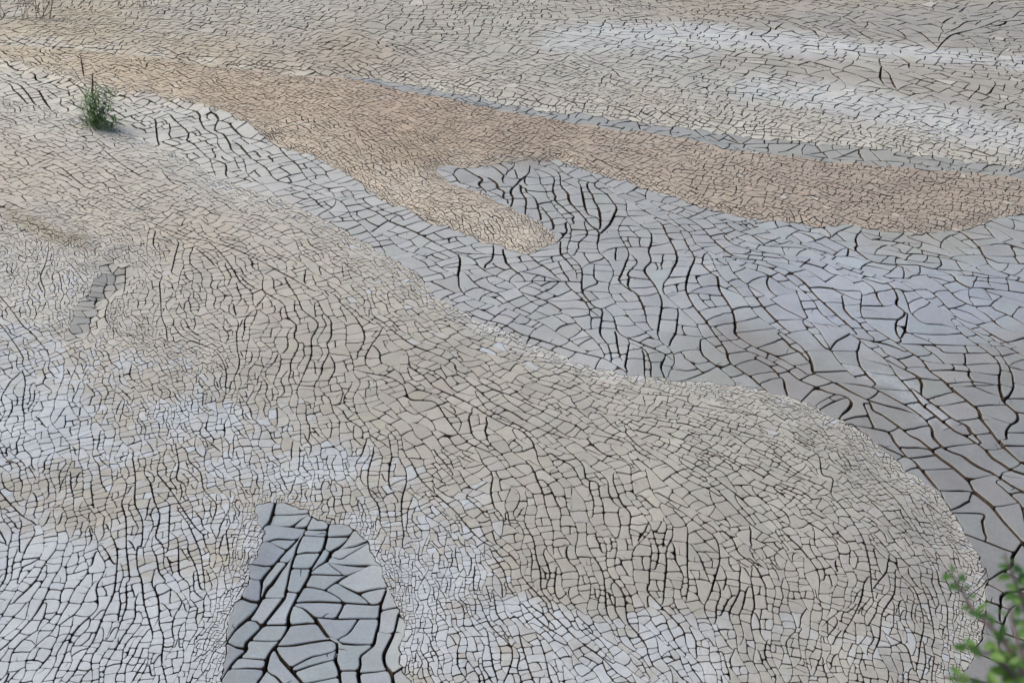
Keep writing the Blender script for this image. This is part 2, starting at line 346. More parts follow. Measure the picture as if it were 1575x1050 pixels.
def grid_dist(line):
    d = dist_line(GXY[::2, ::2], line)
    a = np.arange(GH) / 2; b = np.arange(GW) / 2
    i = np.minimum(a.astype(int), d.shape[0] - 2); j = np.minimum(b.astype(int), d.shape[1] - 2)
    fa = np.clip(a - i, 0, 1)[:, None]; fb = np.clip(b - j, 0, 1)[None]
    return (d[i][:, j] * (1 - fb) + d[i][:, j + 1] * fb) * (1 - fa) + (d[i + 1][:, j] * (1 - fb) + d[i + 1][:, j + 1] * fb) * fa

L_TAN_LOW, L_TAN_TOP, L_NAR, L_FAN = (world_line(l, 12) for l in (B_TAN_LOW, B_TAN_TOP, B_NAR_TOP, B_FAN))
L_PATCH = world_line(PATCH_L + PATCH_R, 12)
L_HOLE = np.vstack([world_line(HOLE_L, 8), world_line(HOLE_R, 8)[::-1]])
d_tan, d_tant, d_fan, d_patch, d_hole, d_nar = (grid_dist(l) for l in (L_TAN_LOW, L_TAN_TOP, L_FAN, L_PATCH, L_HOLE, L_NAR))

def sstep(x):
    x = np.clip(x, 0, 1)
    return x * x * (3 - 2 * x)

# relief of the bed
HGT = 0.018 * waves(GXY, 7, 1.6, 4.0, 3) + 0.006 * waves(GXY, 7, 0.5, 1.2, 4)
isT = (GZ == TAN)
isF = (GZ >= FAN)
HGT += np.where(isF, 0.05 * sstep(d_fan / 0.7), 0)
HGT += np.where(isT, 0.055 * sstep(d_tan / 0.28), 0)
HGT += np.where(GZ == NARROW, 0.05 * (1 - sstep(d_tant / 0.4)), 0)
HGT += np.where(GZ == UPPER, 0.08 * sstep(np.minimum(d_nar, d_tant) / 0.6), 0)
HGT -= np.where(GZ == PATCH, 0.04 * sstep(d_patch / 0.14), 0)
HGT -= np.where(GZ == HOLE, 0.075 * sstep(d_hole / 0.2), 0)
for ln, hh, ww in RIDGES:            # low ledges, steep on the near side
    wl = world_line(ln, 10)
    side = GXY[..., 1] - np.interp(GXY[..., 0], wl[:, 0], wl[:, 1])
    q = grid_dist(wl)
    HGT += hh * np.exp(-(q / np.where(side > 0, ww * 2.2, .085)) ** 2)

# plate size (metres) from estimates at a few places of each mud
SZ = {UPPER: [(0, 20, .300), (300, 40, .249), (600, 50, .324), (900, 60, .323), (1050, 90, .272), (1250, 100, .420), (1350, 125, .444), (1200, 45, .423), (1400, 50, .498), (1500, 20, .375), (1000, 20, .250),
              (1300, 75, .235), (1550, 105, .247), (1500, 150, .320), (1500, 210, .184), (1250, 190, .140), (1000, 170, .141), (700, 125, .148), (620, 110, .148), (1300, 160, .245),
              (750, 90, .272), (600, 90, .247), (300, 85, .173), (100, 60, .187), (1400, 225, .134), (1550, 245, .146), (900, 150, .160)],
      TAN: [(50, 85, .186), (200, 110, .173), (400, 150, .147), (500, 200, .128), (600, 170, .135), (800, 200, .128), (1000, 230, .134), (900, 245, .134), (1200, 290, .128), (1450, 320, .115), (1550, 290, .134),
            (600, 260, .103), (650, 300, .097), (750, 350, .091), (820, 375, .085), (450, 220, .110), (700, 240, .104)],
      NARROW: [(600, 130, .246), (1000, 200, .269), (1300, 235, .281), (1500, 262, .207)],
      POOL: [(40, 130, .209), (200, 180, .196), (350, 230, .220), (450, 270, .243), (550, 330, .218), (700, 400, .211), (800, 460, .217), (850, 520, .193), (900, 440, .217), (780, 270, .231), (850, 300, .255),
             (1000, 320, .267), (950, 380, .230), (1000, 480, .229), (1100, 480, .301), (1150, 550, .264), (1100, 340, .206), (1250, 380, .242), (1400, 370, .217), (1500, 400, .302), (1350, 420, .266), (1250, 470, .374),
             (1400, 500, .361), (1300, 560, .361), (1450, 620, .384), (1350, 650, .299), (1500, 700, .358), (1480, 560, .312), (1550, 540, .240), (1480, 430, .229), (1540, 900, .285), (1540, 800, .311), (1700, 700, .406), (960, 540, .180), (1000, 560, .204)],
      FAN: [(100, 220, .183), (50, 300, .170), (250, 270, .158), (350, 300, .122), (300, 360, .181), (450, 360, .152), (430, 450, .181), (300, 420, .151), (550, 400, .121), (620, 440, .109), (600, 520, .163), (520, 560, .174), (700, 560, .156), (750, 640, .168),
            (650, 640, .174), (850, 620, .144), (1000, 650, .119), (1150, 630, .102), (1250, 660, .084), (1000, 750, .149), (850, 750, .156), (1150, 760, .125), (1250, 800, .113), (1350, 750, .084), (1400, 850, .089), (1450, 950, .072),
            (1200, 930, .101), (1000, 900, .131), (900, 850, .137), (800, 830, .107), (700, 850, .062), (650, 920, .059), (720, 950, .072), (850, 980, .089), (1000, 1010, .089), (1150, 1000, .084), (1300, 1000, .077),
            (600, 760, .101), (500, 740, .072), (400, 730, .084), (420, 600, .108), (300, 560, .072), (250, 640, .072), (330, 680, .089), (200, 560, .084), (60, 440, .097), (60, 380, .072), (120, 400, .058), (130, 480, .075), (220, 470, .096), (210, 400, .073), (200, 520, .066),
            (60, 560, .108), (60, 640, .120), (40, 720, .113), (130, 720, .096), (200, 760, .101), (250, 800, .102), (130, 820, .090), (60, 900, .131), (150, 920, .125), (100, 1000, .101), (250, 900, .102), (300, 830, .084), (340, 870, .060), (330, 980, .060), (280, 950, .090),
            (360, 780, .066), (450, 690, .102), (560, 680, .132), (450, 520, .181), (380, 480, .157)],
      PATCH: [(470, 950, .428), (550, 850, .334), (430, 840, .357)],
      HOLE: [(160, 450, .14)]}
GSIZE = np.zeros(GZ.shape)
for k, ctl in SZ.items():
    m = GZ == k
    if not m.any():
        continue
    p = GUV[m]
    num = np.zeros(len(p)); den = np.zeros(len(p))
    for u, v, s in ctl:
        wgt = 1 / ((p[:, 0] - u) ** 2 + (2.0 * (p[:, 1] - v)) ** 2 + 900) ** 1.6
        num += wgt * math.log(s); den += wgt
    GSIZE[m] = np.exp(num / den)
rim = np.ones(GZ.shape)
rim = np.where(GZ == FAN, np.minimum(rim, 0.50 + 0.50 * sstep(d_fan / 0.38)), rim)
rim = np.where(GZ == FAN, np.minimum(rim, 0.55 + 0.45 * sstep(d_patch / 0.28)), rim)
rim = np.where(GZ == FAN, np.minimum(rim, 0.7 + 0.3 * sstep(d_hole / 0.25)), rim)
rim = np.where(GZ == TAN, np.minimum(rim, 0.52 + 0.48 * sstep(d_tan / 0.3)), rim)
rim = np.where(GZ == UPPER, np.minimum(rim, 0.75 + 0.25 * sstep(d_nar / 0.4)), rim)
GSIZE *= np.where(GZ == FAN, .89, np.where(GZ == TAN, .90, np.where(GZ == UPPER, .93, 1.0))) * rim * np.exp(0.13 * waves(GXY, 8, 0.5, 1.5, 8))
off = np.maximum(0, np.maximum(np.abs(GUV[..., 0] - 787.5) - 800, np.maximum(-GUV[..., 1] - 5, GUV[..., 1] - 1060)))
GSIZE *= 1 + np.clip(off / 110, 0, 1) * 0.9 + np.clip((off - 110) / 150, 0, 1) * .6           # coarser where the ground runs on past the view

# run of the cracks, as a direction without sign, from the surveyed cracks
TRACED = [(c, 1.0) for c in CR_A + CR_B + CR_C + CR_D + CR_E + CR_F + CR_G + CR_H + CR_N] + [(c, 0.55) for c in CR_A2 + CR_B2 + CR_C2 + CR_D2]
sp, sd, sw = [], [], []
for ln, wt in [(c, 1.0) for c in CR_A + CR_B + CR_C + CR_D + CR_E + CR_F + CR_G + CR_H + CR_N] + [(g, 1.2) for g in GUIDES]:
    q = smooth_line(ln, 22)
    x = bed_np(q)
    if len(q) < 2:
        continue
    t = np.diff(x, axis=0)
    n = np.hypot(t[:, 0], t[:, 1])
    t = t / n[:, None]
    sp.append((q[1:] + q[:-1]) / 2)
    sd.append(np.stack([t[:, 0] ** 2 - t[:, 1] ** 2, 2 * t[:, 0] * t[:, 1]], -1))
    sw.append(np.full(len(t), wt))
sp = np.vstack(sp); sd = np.vstack(sd); sw = np.concatenate(sw)
cu, cv = gu[::3], gv[::3]
cUV = np.stack(np.meshgrid(cu, cv), -1)
num = np.zeros(cUV.shape)
for i in range(0, len(sp), 100):
    dd = (cUV[..., None, 0] - sp[i:i + 100, 0]) ** 2 + (1.7 * (cUV[..., None, 1] - sp[i:i + 100, 1])) ** 2
    wgt = sw[i:i + 100] / (dd + 150) ** 1.5
    num += wgt @ sd[i:i + 100]
ang = 0.5 * np.arctan2(num[..., 1], num[..., 0])
iu = np.clip(np.round((GUV[..., 0] - GU0) / (3 * GS)).astype(int), 0, len(cu) - 1)
iv = np.clip(np.round((GUV[..., 1] - GV0) / (3 * GS)).astype(int), 0, len(cv) - 1)
GANG = ang[iv, iu] + 0.09 * waves(GXY, 7, 0.8, 2.2, 21) + np.where(GZ <= TAN, 0.10 * waves(GXY, 7, 1.0, 3.0, 22), 0)

S_CELL = GSIZE.tolist()
S_ANG = GANG.tolist()

def at_cell(x, y):
    f = y * CA + CAM_H * SA
    i = int((525 - F_PX * (y * SA - CAM_H * CA) / f - GV0) / GS + .5)
    j = int((787.5 + F_PX * x / f - GU0) / GS + .5)
    return (0 if i < 0 else GH - 1 if i >= GH else i), (0 if j < 0 else GW - 1 if j >= GW else j)

def sample(grid, xy):
    """bilinear lookup of a grid at bed points"""
    uv = seen_np(xy)
    a = np.clip((uv[..., 0] - GU0) / GS, 0, GW - 1.001)
    b = np.clip((uv[..., 1] - GV0) / GS, 0, GH - 1.001)
    j = a.astype(int); i = b.astype(int)
    fa = a - j; fb = b - i
    if grid.ndim == 3:
        fa = fa[..., None]; fb = fb[..., None]
    return (grid[i, j] * (1 - fa) + grid[i, j + 1] * fa) * (1 - fb) + (grid[i + 1, j] * (1 - fa) + grid[i + 1, j + 1] * fa) * fb
# ------------------------------------------------------------------ cracking the mud
# The bed is one polygon that is split again and again: first along the mud boundaries and the main cracks,
# then along the run of the cracks, last across the long axis of each piece, until plates have their size.
def area_of(P):
    a = 0.0
    x0, y0 = P[-1]
    for x1, y1 in P:
        a += x0 * y1 - x1 * y0
        x0, y0 = x1, y1
    return a * 0.5

def moments(P):
    """area, centroid, long-axis angle, slenderness"""
    a = cx = cy = xx = yy = xy = 0.0
    ox, oy = P[0]
    n = len(P)
    x0, y0 = P[-1][0] - ox, P[-1][1] - oy
    for k in range(n):
        x1, y1 = P[k][0] - ox, P[k][1] - oy
        c = x0 * y1 - x1 * y0
        a += c
        cx += (x0 + x1) * c; cy += (y0 + y1) * c
        xx += (x0 * x0 + x0 * x1 + x1 * x1) * c
        yy += (y0 * y0 + y0 * y1 + y1 * y1) * c
        xy += (x0 * y1 + 2 * x0 * y0 + 2 * x1 * y1 + x1 * y0) * c
        x0, y0 = x1, y1
    a *= .5
    if abs(a) < 1e-9:
        return 0, ox, oy, 0, 1
    cx /= 6 * a; cy /= 6 * a
    xx = xx / 12 / a - cx * cx; yy = yy / 12 / a - cy * cy; xy = xy / 24 / a - cx * cy
    d = math.sqrt(max(0, ((xx - yy) / 2) ** 2 + xy * xy))
    m = (xx + yy) / 2
    return a, ox + cx, oy + cy, 0.5 * math.atan2(2 * xy, xx - yy), math.sqrt(max(1, (m + d) / max(m - d, 1e-9)))

def ray_hits(P, x, y, dx, dy):
    """crossings of the line x,y + t*d with P: sorted (t, edge)"""
    out = []
    n = len(P)
    s0 = (P[0][0] - x) * dy - (P[0][1] - y) * dx
    first = s0
    for k in range(n):
        x1, y1 = P[k]
        if k + 1 < n:
            x2, y2 = P[k + 1]
            s1 = (x2 - x) * dy - (y2 - y) * dx
        else:
            x2, y2 = P[0]
            s1 = first
        if (s0 > 0) != (s1 > 0):
            f = s0 / (s0 - s1)
            px_, py_ = x1 + (x2 - x1) * f, y1 + (y2 - y1) * f
            out.append(((px_ - x) * dx + (py_ - y) * dy, k))
        s0 = s1
    out.sort()
    return out

def mid_span(P, cx, cy, dx, dy, lo=.38, hi=.62):
    """a point inside P on the line through cx,cy: in the longest stretch"""
    h = ray_hits(P, cx, cy, dx, dy)
    best = None
    for k in range(0, len(h) - 1, 2):
        L = h[k + 1][0] - h[k][0]
        if best is None or L > best[0]:
            best = (L, h[k][0])
    if best is None:
        return None
    t = best[1] + best[0] * rnd.uniform(lo, hi)
    return cx + dx * t, cy + dy * t

def cut(P, W, i, j, Q, QW):
    """two polygons from P cut by path Q, which starts on edge i and ends on edge j"""
    n = len(P)
    A = list(Q); AW = list(QW)
    k = (j + 1) % n
    AW.append(W[j])
    while True:
        A.append(P[k]); AW.append(W[k])
        if k == i:
            break
        k = (k + 1) % n
    B = list(reversed(Q)); BW = list(reversed(QW))
    k = (i + 1) % n
    BW.append(W[i])
    while True:
        B.append(P[k]); BW.append(W[k])
        if k == j:
            break
        k = (k + 1) % n
    return (A, AW), (B, BW)

def nearest_on(V, x, y):
    ax, ay = V[:, 0], V[:, 1]
    b = np.roll(V, -1, 0)
    ex, ey = b[:, 0] - ax, b[:, 1] - ay
    t = np.clip(((x - ax) * ex + (y - ay) * ey) / np.maximum(ex * ex + ey * ey, 1e-12), 0, 1)
    qx, qy = ax + t * ex, ay + t * ey
    d = (qx - x) ** 2 + (qy - y) ** 2
    k = int(np.argmin(d))
    return math.sqrt(d[k]), k, qx[k], qy[k]

def seg_hit(V, E, x, y, x2, y2):
    """first crossing of the step with the outline V (edge vectors E): (t, edge)"""
    dx, dy = x2 - x, y2 - y
    den = dx * E[:, 1] - dy * E[:, 0]
    den = np.where(np.abs(den) < 1e-14, 1e-14, den)
    rx, ry = V[:, 0] - x, V[:, 1] - y
    t = (rx * E[:, 1] - ry * E[:, 0]) / den
    s = (rx * dy - ry * dx) / den
    ok = (t > 1e-7) & (t <= 1) & (s >= 0) & (s <= 1)
    if not ok.any():
        return None
    t = np.where(ok, t, 9)
    k = int(np.argmin(t))
    return float(t[k]), k

def run_out(V, E, x, y, a, follow, wob):
    """walk from x,y in direction a along the run of the cracks until the outline is met"""
    pts = []
    ph = rnd.random() * 6.28
    s = 0.0
    for step in range(1500):
        i, j = at_cell(x, y)
        size = S_CELL[i][j]
        ds = min(size * 0.28, 0.07)
        f = S_ANG[i][j]
        da = (f - a + math.pi / 2) % math.pi - math.pi / 2
        if abs(da) > 1.2:
            da = 0
        a += da * follow * ds / size + wob * math.sin(ph + s / size * 1.3) * ds / size + rnd.gauss(0, 0.065)
        x2, y2 = x + math.cos(a) * ds, y + math.sin(a) * ds
        s += ds
        h = seg_hit(V, E, x, y, x2, y2)
        if h:
            t, k = h
            return pts, k, (x + (x2 - x) * t, y + (y2 - y) * t)
        if s > .5 * size:                      # close to another crack: turn in and meet it squarely
            d, k, nx, ny = nearest_on(V, x2, y2)
            lim = size * .85 if GZ[i][j] == POOL else min(size, .22)
            if d < .34 * lim:
                to = ((nx - x2) * math.cos(a) + (ny - y2) * math.sin(a)) / max(d, 1e-9)
                if to > -.15:
                    pts.append((x2, y2))
                    if d > .12 * lim:
                        pts.append((x2 + (nx - x2) * .5 + math.cos(a) * d * .12, y2 + (ny - y2) * .5 + math.sin(a) * d * .12))
                    return pts, k, (float(nx), float(ny))
        pts.append((x2, y2))
        x, y = x2, y2
    return None

def try_path(P, W, core, cw, follow=1.0, wob=0.5):
    """lengthen core (points inside P) to both sides and cut"""
    V = np.array(P)
    E = np.roll(V, -1, 0) - V
    if len(core) == 1:
        x, y, a = core[0]
        fwd = run_out(V, E, x, y, a, follow, wob)
        bwd = run_out(V, E, x, y, a + math.pi, follow, wob)
        mid = [(x, y)]
    else:
        m = min(3, len(core) - 1)
        a1 = math.atan2(core[-1][1] - core[-1 - m][1], core[-1][0] - core[-1 - m][0])
        a0 = math.atan2(core[0][1] - core[m][1], core[0][0] - core[m][0])
        fwd = run_out(V, E, core[-1][0], core[-1][1], a1, follow, wob)
        bwd = run_out(V, E, core[0][0], core[0][1], a0, follow, wob)
        mid = [tuple(c) for c in core]
    if not fwd or not bwd:
        return None
    fp, fk, fe = fwd
    bp, bk, be = bwd
    if fk == bk:
        return None
    Q = [be] + bp[::-1] + mid + fp + [fe]
    n = len(Q) - 1
    nb, nm = len(bp) + 1, len(mid)
    QW = []
    lump = rnd.random() * 6.28
    for k in range(n):
        i, j = at_cell(*Q[k])
        size = S_CELL[i][j]
        if k < nb:
            far = (nb - k) / 14.0
        elif k >= nb + nm - 1:
            far = (k - nb - nm + 1) / 14.0
        else:
            far = 0
        f = (1 - min(1, far) * .62)
        f *= 0.82 + 0.30 * math.sin(lump + k * .45) * .6
        f *= min(1, 0.55 + 0.15 * min(k, n - 1 - k))
        QW.append(cw * GAPE[int(GZ[i][j])] * f * size ** .42 * far_gape(Q[k][1]))
    return cut(P, W, bk, fk, Q, QW)

GAPE = {UPPER: 1.1, TAN: 1.15, NARROW: 1.3, POOL: 1.25, FAN: .87, PATCH: .95, HOLE: .9}
WIDE = 0.044          # crack width for a main crack, times size^.42

def inside_many(pts, poly):
    """points against one outline, all at once in blocks"""
    res = np.zeros(len(pts), bool)
    m = ((pts >= poly.min(0)) & (pts <= poly.max(0))).all(1)
    idx = np.nonzero(m)[0]
    x1, y1 = poly[:, 0], poly[:, 1]
    x2, y2 = np.roll(x1, -1), np.roll(y1, -1)
    k = (x2 - x1) / np.where(y2 == y1, 1e-12, y2 - y1)
    blk = max(1, 2000000 // len(poly))
    for q in range(0, len(idx), blk):
        ii = idx[q:q + blk]
        x, y = pts[ii, 0][:, None], pts[ii, 1][:, None]
        c = ((y1 > y) != (y2 > y)) & (x < k * (y - y1) + x1)
        res[ii] = (c.sum(1) & 1).astype(bool)
    return res

def far_gape(y):
    return 1 + 1.3 * min(1, max(0, (y - 10) / 14))

def deal(strokes, A, B):
    """hand the surveyed cracks on to the two halves"""
    if not strokes:
        return [], []
    oa, ob = [], []
    allin = inside_many(np.vstack([s[2] for s in strokes]), np.array(A))
    at = 0
    for pr, wt, pts in strokes:
        n = len(pts)
        ina = allin[at:at + n]
        at += n
        k = 0
        while k < n:
            e = k
            while e < n and ina[e] == ina[k]:
                e += 1
            if e - k >= 3:
                seg = pts[k:e]
                ln = np.hypot(*(seg[1:] - seg[:-1]).T).sum()
                i, j = at_cell(*seg[len(seg) // 2])
                if ln > 0.30 * S_CELL[i][j]:
                    (oa if ina[k] else ob).append((pr, wt, seg))
            k = e
    return oa, ob

CLEAR = {UPPER: .25, TAN: .25, NARROW: .12, POOL: .22, FAN: .36, PATCH: .10, HOLE: .15}

def clear_run(V, pts):
    """the longest stretch of a surveyed crack that keeps clear of the cracks there already"""
    B = np.roll(V, -1, 0)
    e = B - V
    q = pts[:, None] - V[None]
    t = np.clip((q * e).sum(-1) / np.maximum((e * e).sum(-1), 1e-12), 0, 1)
    d = np.sqrt(((q - t[..., None] * e) ** 2).sum(-1).min(1))
    i, j = at_cell(*pts[len(pts) // 2])
    ok = d > CLEAR[int(GZ[i][j])] * S_CELL[i][j]
    best = None; k = 0; n = len(pts)
    while k < n:
        if ok[k]:
            m = k
            while m < n and ok[m]:
                m += 1
            if best is None or m - k > best[1] - best[0]:
                best = (k, m)
            k = m
        else:
            k += 1
    if best is None or best[1] - best[0] < 3:
        return None
    return pts[best[0]:best[1]]

def bed_outline():
    c = [(-420, 1290), (1995, 1290), (1995, -78), (-420, -78)]
    out = []
    for k in range(4):
        a, b = bed(*c[k]), bed(*c[(k + 1) % 4])
        for t in np.linspace(0, 1, 60, endpoint=False):
            out.append((a[0] + (b[0] - a[0]) * t, a[1] + (b[1] - a[1]) * t))
    return out if area_of(out) > 0 else out[::-1]

strokes = []
def add_stroke(pr, wt, line, step_px=5, jag=0.0):
    uv = smooth_line(line, step_px)
    if jag:
        g = np.random.default_rng(len(strokes))
        n_ = len(uv)
        k_ = np.arange(n_)
        lazy = sum(np.sin(k_ * step_px / lam * 6.28 + g.random() * 6.28) * amp for lam, amp in ((95, 2.2), (47, 1.7), (23, 1.3), (13, .9)))
        lazy2 = sum(np.sin(k_ * step_px / lam * 6.28 + g.random() * 6.28) * amp for lam, amp in ((80, 1.4), (39, 1.0), (19, .7)))
        uv = uv + np.stack([lazy, lazy2], -1) * min(1, jag * 2) + g.normal(0, jag, uv.shape) * [1.0, 0.5]
    uv = uv[(uv[:, 0] > -418) & (uv[:, 0] < 1993) & (uv[:, 1] > -76) & (uv[:, 1] < 1288)]
    if len(uv) < 3:
        return
    strokes.append((pr, wt, bed_np(uv)))
for ln in (B_TAN_LOW, B_FAN, B_TAN_TOP, B_NAR_TOP):
    add_stroke(0, .34, ln, 5, .6)
for ln in (PATCH_L + PATCH_R[1:], HOLE_L, HOLE_R):
    add_stroke(1, .28, ln, 4, 0.8)
for grp, pr, wt in ((CR_A, 2, 1.0), (CR_B, 2, 1.0), (CR_C, 2, .95), (CR_D, 2, 1.0), (CR_E, 2, .9), (CR_G, 2, .9), (CR_F, 2, 1.0), (CR_H, 2, .8), (CR_N, 2, .75),
                    (CR_A2, 3, .62), (CR_B2, 3, .62), (CR_C2, 3, .66), (CR_D2, 3, .62)):
    for ln in grp:
        add_stroke(pr, wt, ln)

PLATES = []
STRIP = {UPPER: 3.4, TAN: 6.0, NARROW: 2.2, POOL: 2.4, FAN: 8.0, PATCH: 2.2, HOLE: 2.2}     # how long a strip runs before it is crossed
todo = [(bed_outline(), None, strokes)]
todo[0] = (todo[0][0], [0.01] * len(todo[0][0]), strokes)
n_fail = 0
while todo:
    P, W, S = todo.pop()
    a, cx, cy, ax, slim = moments(P)
    i, j = at_cell(cx, cy)
    size = S_CELL[i][j]
    tgt = size * size
    done = False
    if S:
        S.sort(key=lambda s: (s[0], -len(s[2])))
        while S and not done:
            pr, wt, pts = S.pop(0)
            if a < 0.25 * tgt:
                break
            if pr > 0:
                pts = clear_run(np.array(P), pts)
                if pts is None:
                    continue
            r = try_path(P, W, pts, WIDE * wt, follow=.9, wob=.35)
            if r:
                (A, AW), (B, BW) = r
                aa, bb = area_of(A), area_of(B)
                if min(aa, bb) < 0.10 * tgt or aa + bb > a * 1.02:
                    continue
                sa, sb = deal(S, A, B)
                todo.append((A, AW, sa)); todo.append((B, BW, sb))
                done = True
        if done:
            continue
    if a > 9 * tgt and a > 0.02:
        for attempt in range(8):
            f = S_ANG[i][j]
            c, s = math.cos(f), math.sin(f)
            u = [p[0] * c + p[1] * s for p in P]
            v = [p[1] * c - p[0] * s for p in P]
            eu, ev = max(u) - min(u), max(v) - min(v)
            along = eu < STRIP[int(GZ[i][j])] * ev * rnd.uniform(.7, 1.3)
            if attempt > 3:
                along = not along
            st = mid_span(P, cx, cy, -s if along else c, c if along else s)
            if st is None:
                cx, cy = rnd.choice(P)
                continue
            i2, j2 = at_cell(*st)
            th = S_ANG[i2][j2] + (0 if along else math.pi / 2) + rnd.gauss(0, .12)
            r = try_path(P, W, [(st[0], st[1], th)], WIDE * (rnd.uniform(.66, 1.08) if along else rnd.uniform(.42, .66)), follow=1.0 if along else 0.0, wob=.55)
            if r:
                (A, AW), (B, BW) = r
                aa, bb = area_of(A), area_of(B)
                if min(aa, bb) > 0.12 * a and aa + bb < a * 1.02:
                    todo.append((A, AW, [])); todo.append((B, BW, []))
                    done = True
                    break
        if done:
            continue
    if a < tgt * 1.45 * math.exp(rnd.gauss(0, .33)) and slim < 2.6 or a < .3 * tgt:
        PLATES.append((P, W, a, cx, cy, size))
        continue
    for attempt in range(5):
        if slim > 1.9 or attempt > 2:
            th = ax + math.pi / 2 + rnd.gauss(0, .12)
        else:
            f = S_ANG[i][j]
            c, s = math.cos(f), math.sin(f)
            u = [p[0] * c + p[1] * s for p in P]
            v = [p[1] * c - p[0] * s for p in P]
            th = f + (math.pi / 2 if max(u) - min(u) > (max(v) - min(v)) * rnd.uniform(.95, 1.3) else 0) + rnd.gauss(0, .12)
        dx, dy = math.cos(th), math.sin(th)
        st = mid_span(P, cx, cy, -dy, dx, .36, .64)
        if st is None:
            break
        th += rnd.gauss(0, .06)
        dx, dy = math.cos(th), math.sin(th)
        h = ray_hits(P, st[0], st[1], dx, dy)
        lo = [q for q in h if q[0] < 0]
        hi = [q for q in h if q[0] > 0]
        if not lo or not hi:
            continue
        t0, k0 = lo[-1]
        t1, k1 = hi[0]
        if k0 == k1:
            continue
        L = t1 - t0
        bow = rnd.gauss(0, .065) * L
        m = max(2, min(7, int(L / (size * .2))))
        Q = [(st[0] + dx * t0, st[1] + dy * t0)]
        for q in range(1, m):
            g = q / m
            o = bow * 4 * g * (1 - g) + rnd.gauss(0, .011) * L
            t = t0 + L * g
            Q.append((st[0] + dx * t - dy * o, st[1] + dy * t + dx * o))
        Q.append((st[0] + dx * t1, st[1] + dy * t1))
        run = abs(math.cos(th - S_ANG[i][j])) > .8
        wq = WIDE * GAPE[int(GZ[i][j])] * (rnd.uniform(.46, .78) if run else rnd.uniform(.30, .56)) * size ** .42 * far_gape(cy)
        QW = [wq * rnd.uniform(.8, 1.15) * (1 - .3 * abs(2 * (q + .5) / m - 1)) for q in range(m)]
        (A, AW), (B, BW) = cut(P, W, k0, k1, Q, QW)
        aa, bb = area_of(A), area_of(B)
        if min(aa, bb) > 0.2 * a and aa + bb < a * 1.02:
            todo.append((A, AW, [])); todo.append((B, BW, []))
            done = True
            break
    if not done:                      # awkward outline: any straight crack will do
        best = None
        for attempt in range(30):
            th = rnd.uniform(0, math.pi)
            dx, dy = math.cos(th), math.sin(th)
            bx, by = (cx, cy) if attempt < 6 else rnd.choice(P)
            st = mid_span(P, bx + rnd.gauss(0, .1) * size, by + rnd.gauss(0, .1) * size, dx, dy, .3, .7)
            if st is None:
                continue
            th = ax + math.pi / 2 + rnd.gauss(0, .5)
            dx, dy = math.cos(th), math.sin(th)
            h = ray_hits(P, st[0], st[1], dx, dy)
            lo = [q for q in h if q[0] < 0]; hi = [q for q in h if q[0] > 0]
            if not lo or not hi or lo[-1][1] == hi[0][1]:
                continue
            t0, t1 = lo[-1][0], hi[0][0]
            Q = [(st[0] + dx * t0, st[1] + dy * t0), (st[0], st[1]), (st[0] + dx * t1, st[1] + dy * t1)]
            wq = WIDE * .4 * size ** .42
            r = cut(P, W, lo[-1][1], hi[0][1], Q, [wq, wq])
            q = min(area_of(r[0][0]), area_of(r[1][0]))
            if best is None or q > best[0]:
                best = (q, r)
        if best and best[0] > .008 * a and best[0] > .03 * tgt:
            (A, AW), (B, BW) = best[1]
            sa, sb = deal(S, A, B) if S else ([], [])
            todo.append((A, AW, sa)); todo.append((B, BW, sb))
            done = True
    if not done:
        n_fail += 1
        if a > 4 * tgt:
            print('large plate left', [round(q) for q in seen(cx, cy)], round(a / tgt, 1), len(P))
        PLATES.append((P, W, a, cx, cy, size))
print('plates', len(PLATES), 'unsplit', n_fail, 'time', round(time.time() - T0, 1))
# ------------------------------------------------------------------ materials
def new_mat(name):
    m = bpy.data.materials.new(name)
    m.use_nodes = True
    return m, m.node_tree.nodes, m.node_tree.links, m.node_tree.nodes['Principled BSDF']

GAIN = np.array([1.288, 1.268, 1.372])
def albedo(rgb):
    c = np.asarray(rgb, float) / 255
    return np.where(c < .04045, c / 12.92, ((c + .055) / 1.055) ** 2.4) / GAIN

